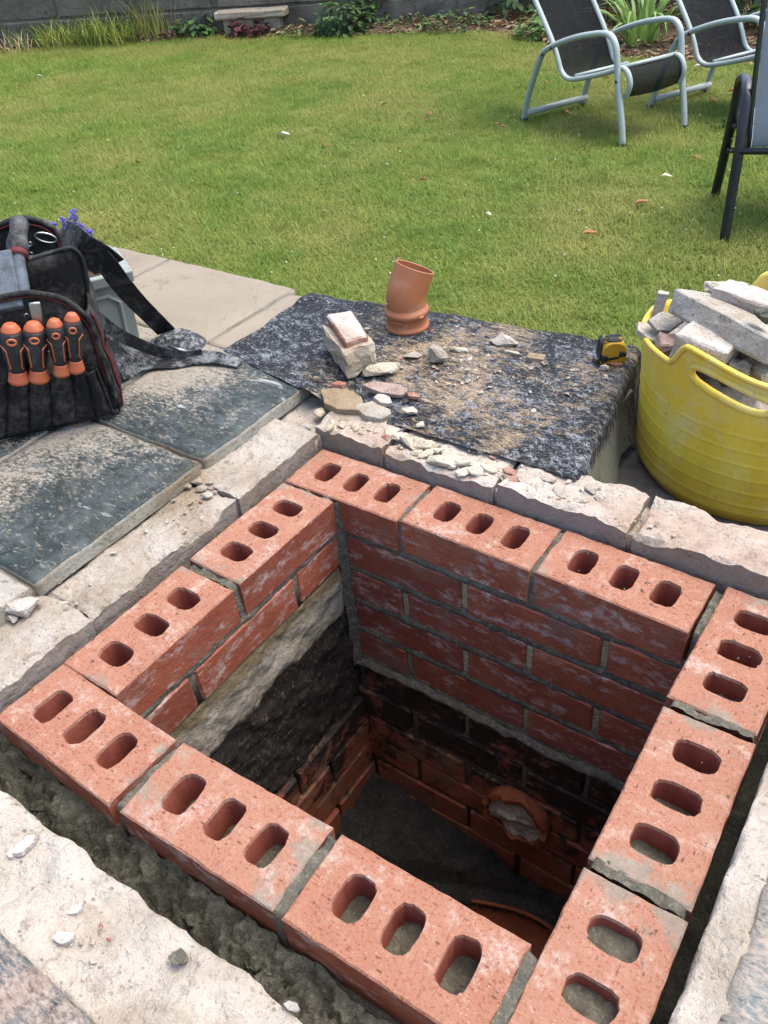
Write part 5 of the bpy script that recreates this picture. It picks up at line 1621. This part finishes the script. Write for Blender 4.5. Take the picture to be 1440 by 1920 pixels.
def blade(base, yaw, L, w, bend, seg=4, lean=.2, curl=.0):
    d = Vector((math.cos(yaw), math.sin(yaw), 0)); sd_ = Vector((-d.y, d.x, 0))
    V = []; F = []; p = Vector(base); a = math.pi / 2 - lean
    for i in range(seg + 1):
        t = i / seg
        ww = w * (1 - t ** 1.6) * (.55 + .45 * min(1, t * 4)) + .0004
        n_ = d * -math.sin(a) + Vector((0, 0, math.cos(a)))
        V += [p + sd_ * ww / 2 + n_ * ww * .12, p - sd_ * ww / 2 + n_ * ww * .12]
        p = p + (d * math.cos(a) + Vector((0, 0, math.sin(a)))) * (L / seg)
        a -= bend / seg * (1 + t)
    for i in range(seg): F.append((2 * i, 2 * i + 1, 2 * i + 3, 2 * i + 2))
    return V, F
def bedpt(u, v, dz=.02):
    p = at(u, v, ZL + dz); return p
def clump(name, u, v, n, L, w, spread, mt, label, cat, seed, bend=1.0, group=None, lean=(0, .7), mt2=None):
    rd = random.Random(seed); b = MB(); c = bedpt(u, v)
    for i in range(n):
        r = spread * math.sqrt(rd.random()); a = rd.uniform(0, 6.283)
        V, F = blade(c + Vector((r * math.cos(a), r * math.sin(a), -.02)), rd.uniform(0, 6.283), L * rd.uniform(.5, 1.1), w * rd.uniform(.6, 1.2), bend * rd.uniform(.2, 1.4), 4, rd.uniform(*lean))
        b.add(V, F, 1 if (mt2 and rd.random() < .3) else 0)
    return b.make(name, [mt, mt2 or mt], smooth=True, label=label, cat=cat, group=group)
gp = 'long grass clumps in the bed'
clump('grass_clump', 60, 82, 110, .30, .010, .26, M['lgreen'], 'low green tuft at the far left end of the flower bed', 'grass clump', 1, 1.3, gp, mt2=M['lstraw'])
clump('grass_clump', 130, 80, 330, .34, .010, .30, M['lgrass'], 'yellow green grass clump left of the biggest clump in the bed', 'grass clump', 2, 1.3, gp, mt2=M['lgreen'])
clump('grass_clump', 222, 72, 480, .38, .010, .36, M['lgrass'], 'biggest yellow green clump of long grass in the bed', 'grass clump', 3, 1.4, gp, mt2=M['lgreen'])
clump('grass_clump', 295, 66, 170, .42, .010, .20, M['lgrass'], 'tall upright grass clump right of the biggest clump in the bed', 'grass clump', 4, .6, gp, (0, .35), M['lstraw'])
clump('grass_clump', 185, 78, 120, .24, .010, .26, M['lgreen'], 'low green clump in front of the biggest grass clump in the bed', 'grass clump', 5, 1.3, gp)
clump('grass_clump', 345, 62, 90, .26, .008, .25, M['lstraw'], 'dry straw coloured clump between the tall grass and the stone bench', 'grass clump', 6, 1.4, gp, mt2=M['ldry'])
clump('grass_clump', 405, 58, 24, .55, .007, .06, M['lstraw'], 'few tall dry straws standing beside the stone bench', 'grass clump', 7, .3, gp, (0, .2))
clump('grass_clump', 20, 96, 70, .24, .009, .22, M['lstraw'], 'straw tuft at the front corner of the bed on the far left', 'grass clump', 9, 1.4, gp, mt2=M['lgreen'])
clump('blue_grass_plant', 622, 62, 130, .26, .012, .14, M['lblue'], 'narrow blue green clump right of the stone bench', 'plant', 8, .7, None, (0, .5))
def leafy(name, u, v, n, R, H, ls, mt, label, cat, seed, mt2=None, group=None, asp=.6):
    rd = random.Random(seed); c = bedpt(u, v)
    t_ = thing(name, (c.x, c.y, ZL), label, cat, group)
    b = MB(); st = MB()
    for i in range(n):
        a = rd.uniform(0, 6.283); r = R * math.sqrt(rd.random()); h = H * rd.uniform(.15, 1) * (1 - .45 * (r / R) ** 2)
        p = Vector((c.x + r * math.cos(a), c.y + r * math.sin(a), ZL + h))
        yaw = a + rd.uniform(-1.2, 1.2); pit = rd.uniform(-.7, .5)
        d = Vector((math.cos(yaw) * math.cos(pit), math.sin(yaw) * math.cos(pit), math.sin(pit)))
        s_ = d.cross(Vector((0, 0, 1))).normalized(); n_ = s_.cross(d)
        L = ls * rd.uniform(.6, 1.2); w = L * asp
        V = [p, p + d * L * .35 + s_ * w / 2 + n_ * L * .05, p + d * L * .75 + s_ * w * .35 - n_ * L * .02, p + d * L - n_ * L * .12, p + d * L * .75 - s_ * w * .35 - n_ * L * .02, p + d * L * .35 - s_ * w / 2 + n_ * L * .05, p + d * L * .5 - n_ * L * .05]
        b.add(V, [(0, 6, 1), (1, 6, 2), (2, 6, 3), (3, 6, 4), (4, 6, 5), (5, 6, 0)], 1 if (mt2 and rd.random() < .3) else 0)
        if i % 5 == 0: st.add(*sweep([Vector((c.x + r * .3 * math.cos(a), c.y + r * .3 * math.sin(a), ZL)), p], .003, 4))
    b.make('foliage', [mt, mt2 or mt], t_, smooth=False)
    st.make('stems', M['twig'], t_)
    return t_
leafy('heuchera_plant', 468, 62, 150, .20, .17, .075, M['lpurple'], 'dark red leaved plant in front of the stone bench', 'plant', 11, asp=.85)
leafy('leafy_plant', 375, 62, 170, .23, .19, .085, M['lgreen'], 'bright green low leafy plant left of the stone bench', 'plant', 12, M['lblue'], asp=.7)
leafy('leafy_plant', 645, 58, 220, .26, .30, .085, M['ldark'], 'dark green bushy plant under the climber near the wall', 'plant', 13, M['lgreen'])
leafy('leafy_plant', 575, 62, 60, .22, .12, .06, M['lgreen'], 'thin sparse green seedlings right of the stone bench', 'plant', 14, M['ldry'])
leafy('climber_plant', 700, 40, 300, .22, .75, .085, M['lgreen'], 'tall green climber with broad leaves growing up the wall', 'climber', 15, M['lstrap'])
leafy('leafy_plant', 1012, 66, 150, .20, .22, .07, M['lgreen'], 'small green plant behind the legs of the nearer recliner', 'plant', 16)
leafy('leafy_plant', 770, 52, 90, .3, .14, .06, M['lgreen'], 'scattered low green weeds right of the climber', 'plant', 17, M['ldry'])
leafy('leafy_plant', 860, 50, 120, .3, .16, .07, M['ldark'], 'dark low weeds between the climber and the nearer recliner', 'plant', 18, M['lgreen'])
leafy('leafy_plant', 105, 60, 110, .30, .28, .07, M['lgreen'], 'leafy green weed against the wall behind the grass clumps', 'plant', 19, M['lgrass'])
leafy('leafy_plant', 330, 30, 70, .22, .18, .08, M['lpurple'], 'reddish low plant at the foot of the wall left of the bench', 'plant', 20, M['ldry'])
leafy('dark_shrub', 1145, 48, 340, .45, .95, .10, M['ldark'], 'dark shrub behind the nearer recliner', 'shrub', 21, M['lgreen'])
leafy('dark_shrub', 1330, 42, 300, .50, 1.0, .10, M['ldark'], 'dark shrub behind the farther recliner', 'shrub', 22)
leafy('dark_shrub', 1430, 52, 260, .45, .9, .11, M['ldark'], 'dark shrub with paler leaves behind the black chair', 'shrub', 23, M['lgreen'])
leafy('dark_shrub', 985, 28, 200, .35, .6, .10, M['ldark'], 'dark shrub at the wall left of the nearer recliner', 'shrub', 24)
# big strappy plant: each leaf a piece
c = bedpt(1205, 82)
spl = thing('strappy_plant', (c.x, c.y, ZL), 'big plant of long arching strap leaves between the two recliners', 'plant')
rd = random.Random(44)
lm = []
for i in range(7):
    V, F = blade((0, 0, 0), 0, rd.uniform(.6, .95), rd.uniform(.035, .05), rd.uniform(.9, 1.9), 7, rd.uniform(.1, .5))
    lm.append(mesh('leaf', V, F, M['lstrap'], None, True))
for i in range(46):
    a = rd.uniform(0, 6.283); r = .14 * math.sqrt(rd.random())
    put('leaf', rd.choice(lm), spl, (c.x + r * math.cos(a), c.y + r * math.sin(a), ZL), (rd.uniform(-.2, .2), rd.uniform(-.15, .3), a + rd.uniform(-.8, .8)))
# leaf litter and soil crumbs in the bed
rd = random.Random(6); b = MB()
def flatleaf(p, L, yaw, rd, curl=.25):
    d = Vector((math.cos(yaw), math.sin(yaw), rd.uniform(-.25, .25))); s_ = Vector((-d.y, d.x, rd.uniform(-.3, .3))); n_ = Vector((0, 0, 1))
    w = L * rd.uniform(.35, .6); k_ = L * curl
    V = [p, p + d * L * .3 + s_ * w / 2 + n_ * k_, p + d * L * .7 + s_ * w * .4 + n_ * k_ * .8, p + d * L + n_ * k_ * .5, p + d * L * .7 - s_ * w * .4 + n_ * k_ * .8, p + d * L * .3 - s_ * w / 2 + n_ * k_, p + d * L * .5 + n_ * k_ * .1]
    return V, [(0, 6, 1), (1, 6, 2), (2, 6, 3), (3, 6, 4), (4, 6, 5), (5, 6, 0)]
for i in range(2200):
    s_ = rd.choice((rd.uniform(.58, .86), rd.uniform(.1, .9))); t_ = rd.random() ** 1.3
    p = bedf(s_, t_) + Vector((0, 0, .005))
    b.add(*flatleaf(p, rd.uniform(.03, .075), rd.uniform(0, 6.3), rd), 0 if rd.random() < .7 else 1)
b.make('leaf_litter', [M['ldry'], M['lstraw']], kind='stuff', label='brown dead leaves littering the flower bed')

# ------------------------------------------------------------------ fallen leaves on the lawn
M['fall'] = leafmat('fallen brown leaf', (.26, .12, .045, 1), (.42, .22, .09, 1), .1, 40)
M['fallpale'] = leafmat('fallen pale leaf', (.42, .42, .30, 1), (.55, .54, .42, 1), .1, 40)
M['fallyel'] = leafmat('fallen yellow leaf', (.50, .36, .04, 1), (.60, .46, .08, 1), .1, 40)
M['fallred'] = leafmat('fallen red brown leaf', (.16, .06, .03, 1), (.25, .10, .05, 1), .1, 40)
rd = random.Random(9)
for u, v, L, mt, lb_ in ((520, 252, .085, 'fallpale', 'big pale green curled leaf alone in the middle of the lawn'),
    (606, 270, .055, 'fall', 'tan leaf right of the big pale curled leaf'),
    (785, 337, .050, 'fall', 'brown leaf on the lawn above the pipe bend'),
    (1090, 439, .060, 'fall', 'brown pointed leaf on the lawn nearest the tape measure'),
    (910, 399, .035, 'fallpale', 'small pale leaf between the pipe bend and the recliners'),
    (1187, 384, .060, 'fall', 'orange brown leaf in front of the near leg of the sage recliner'),
    (1297, 293, .055, 'fall', 'orange leaf left of the far leg of the black chair'),
    (198, 262, .035, 'fallyel', 'yellow leaf on the left of the lawn'),
    (256, 306, .050, 'fallred', 'dark red brown leaf below the yellow leaf on the left'),
    (68, 143, .050, 'fallpale', 'pale leaf near the grass clumps on the far left'),
    (1365, 325, .050, 'fall', 'tan leaf between the two legs of the black chair'),
    (936, 235, .045, 'fallred', 'reddish leaf left of the near leg of the sage recliner'),
    (1054, 206, .070, 'fall', 'orange leaf lying under the crossbar of the sage recliner'),
    (1330, 185, .060, 'fall', 'orange leaf under the farther recliner'),
    (1362, 172, .080, 'fall', 'broad tan leaf under the farther recliner'),
    (1240, 330, .045, 'fallpale', 'pale crumpled leaf between the recliner and the black chair'),
    (1020, 155, .050, 'fall', 'tan leaf behind the near rear leg of the sage recliner'),
    (925, 233, .040, 'fall', 'little tan leaf beside the reddish leaf on the lawn'),
    (715, 195, .04, 'fallred', 'small dark leaf far out in the middle of the lawn'),
    (800, 212, .06, 'fall', 'faded tan leaf far out left of the recliner legs'),
    (1130, 142, .05, 'fall', 'tan leaf beneath the sling of the sage recliner'),
    (1300, 125, .07, 'fallpale', 'pale leaf at the bed edge under the farther recliner')):
    p = at(u, v, ZL + .022); p.z = lawn_z(p.x, p.y) + .020
    V, F = flatleaf(p, L * 1.15, rd.uniform(-.6, .9), rd, .22)
    obj('fallen_leaf', V, F, M[mt], label=lb_, cat='leaf', group='fallen leaves on the lawn')

# ------------------------------------------------------------------ the grass of the lawn: tufts instanced on points
def grassmat():
    m = Mat('lawn grass', .6, .25)
    a = m.noise(1.1, 5, .6); b = m.noise(6, 5, .6); c = m.noise(60, 2, .5)
    col = m.ramp(b, [(.3, (.110, .185, .024, 1)), (.5, (.165, .235, .036, 1)), (.72, (.235, .275, .055, 1))])
    col = m.mix(m.math('MULTIPLY', m.mask(a, .44, .62), .66), col, (.31, .285, .085, 1))
    col = m.mix(m.math('MULTIPLY', m.mask(m.rnd, .5, 1.0), .45), col, (.085, .20, .025, 1))
    col = m.mix(m.math('MULTIPLY', m.mask(c, .58, .72), .45), col, (.36, .32, .13, 1))
    m.color(col)
    t = m.n.new('ShaderNodeBsdfTranslucent'); mx = m.n.new('ShaderNodeMixShader'); mx.inputs[0].default_value = .28
    m.l.new(col, t.inputs[0])
    m.l.new(m.p.outputs[0], mx.inputs[1]); m.l.new(t.outputs[0], mx.inputs[2]); m.l.new(mx.outputs[0], m.n['Material Output'].inputs[0])
    return m.m
M['grass'] = grassmat()
tufts = bpy.data.collections.new('tufts')
rd = random.Random(21)
for k in range(8):
    b = MB()
    for i in range(20):
        r = .055 * math.sqrt(rd.random()); a = rd.uniform(0, 6.283)
        V, F = blade((r * math.cos(a), r * math.sin(a), -.004), rd.uniform(0, 6.283), rd.uniform(.022, .058), rd.uniform(.0018, .0034), rd.uniform(.2, 2.2), 3, rd.uniform(0, 1.25))
        b.add(V, F)
    o = bpy.data.objects.new('tuft', mesh('tuft', b.V, b.F, M['grass']))
    tufts.objects.link(o)
rs = np.random.RandomState(4)
pts = []
def ok(x, y):
    return y > 1.062 + max(0, (x + .343) * .145) * (x < .42) + (.27 if x >= .40 else 0)
def scatter(n, x0, x1, y0, y1):
    X = rs.uniform(x0, x1, n); Y = rs.uniform(y0, y1, n)
    for x, y in zip(X, Y):
        if not ok(x, y): continue
        c_ = CR @ (np.array((x, y, ZL)) - CC)
        u, v = 720 + CF * c_[0] / c_[2], 960 + CF * c_[1] / c_[2]
        if v < (edge_at(min(max(u, -299), 1699)) - 1 + 3 * mn.noise(Vector((x * 3, y * 3, 0)))): continue
        if -160 < u < 1600 and v < 1000 or rs.rand() < .25: pts.append((x, y, lawn_z(x, y) - .006 + .012 * mn.noise(Vector((x * 2.2, y * 2.2, 1))) + .007 * mn.noise(Vector((x * 7, y * 7, 4)))))
scatter(34000, -5.4, 1.6, 1.03, 3.3)
scatter(38000, -8.2, 1.4, 3.3, 5.4)
scatter(34000, -9.6, 1.2, 5.4, 8.4)
me = bpy.data.meshes.new('grass'); me.from_pydata(pts, [], [])
go = bpy.data.objects.new('grass', me); COL.objects.link(go)
tag(go, 'short dry mown lawn grass covering the garden', None, None, 'stuff')
ng = bpy.data.node_groups.new('grass tufts', 'GeometryNodeTree')
ng.interface.new_socket('Geometry', in_out='INPUT', socket_type='NodeSocketGeometry')
ng.interface.new_socket('Geometry', in_out='OUTPUT', socket_type='NodeSocketGeometry')
N = ng.nodes; Lk = ng.links
gi, goo = N.new('NodeGroupInput'), N.new('NodeGroupOutput')
ci = N.new('GeometryNodeCollectionInfo'); ci.inputs[0].default_value = tufts; ci.inputs['Separate Children'].default_value = True; ci.inputs['Reset Children'].default_value = True
ip = N.new('GeometryNodeInstanceOnPoints'); ip.inputs['Pick Instance'].default_value = True
rv = N.new('FunctionNodeRandomValue'); rv.data_type = 'FLOAT_VECTOR'
rv.inputs[0].default_value = (-.12, -.12, 0); rv.inputs[1].default_value = (.12, .12, 6.283)
rs_ = N.new('FunctionNodeRandomValue'); rs_.data_type = 'FLOAT'; rs_.inputs[2].default_value = .65; rs_.inputs[3].default_value = 1.25
rs_.inputs['Seed'].default_value = 5
Lk.new(gi.outputs[0], ip.inputs['Points']); Lk.new(ci.outputs[0], ip.inputs['Instance'])
Lk.new(rv.outputs[0], ip.inputs['Rotation']); Lk.new(rs_.outputs[1], ip.inputs['Scale'])
Lk.new(ip.outputs[0], goo.inputs[0])
mod = go.modifiers.new('tufts', 'NODES'); mod.node_group = ng
# white clover and daisy specks
b = MB(); rd = random.Random(2)
for i in range(120):
    u, v = rd.uniform(0, 1440), rd.uniform(80, 520)
    p = at(u, v, ZL + .03)
    if not ok(p.x, p.y): continue
    V, F = hull((.014, .012, .008), i, 8, sub=0)
    b.add([v_ + p for v_ in V], F)
b.make('clover_flowers', M['fallpale'], kind='stuff', label='tiny white clover flowers dotted through the lawn')
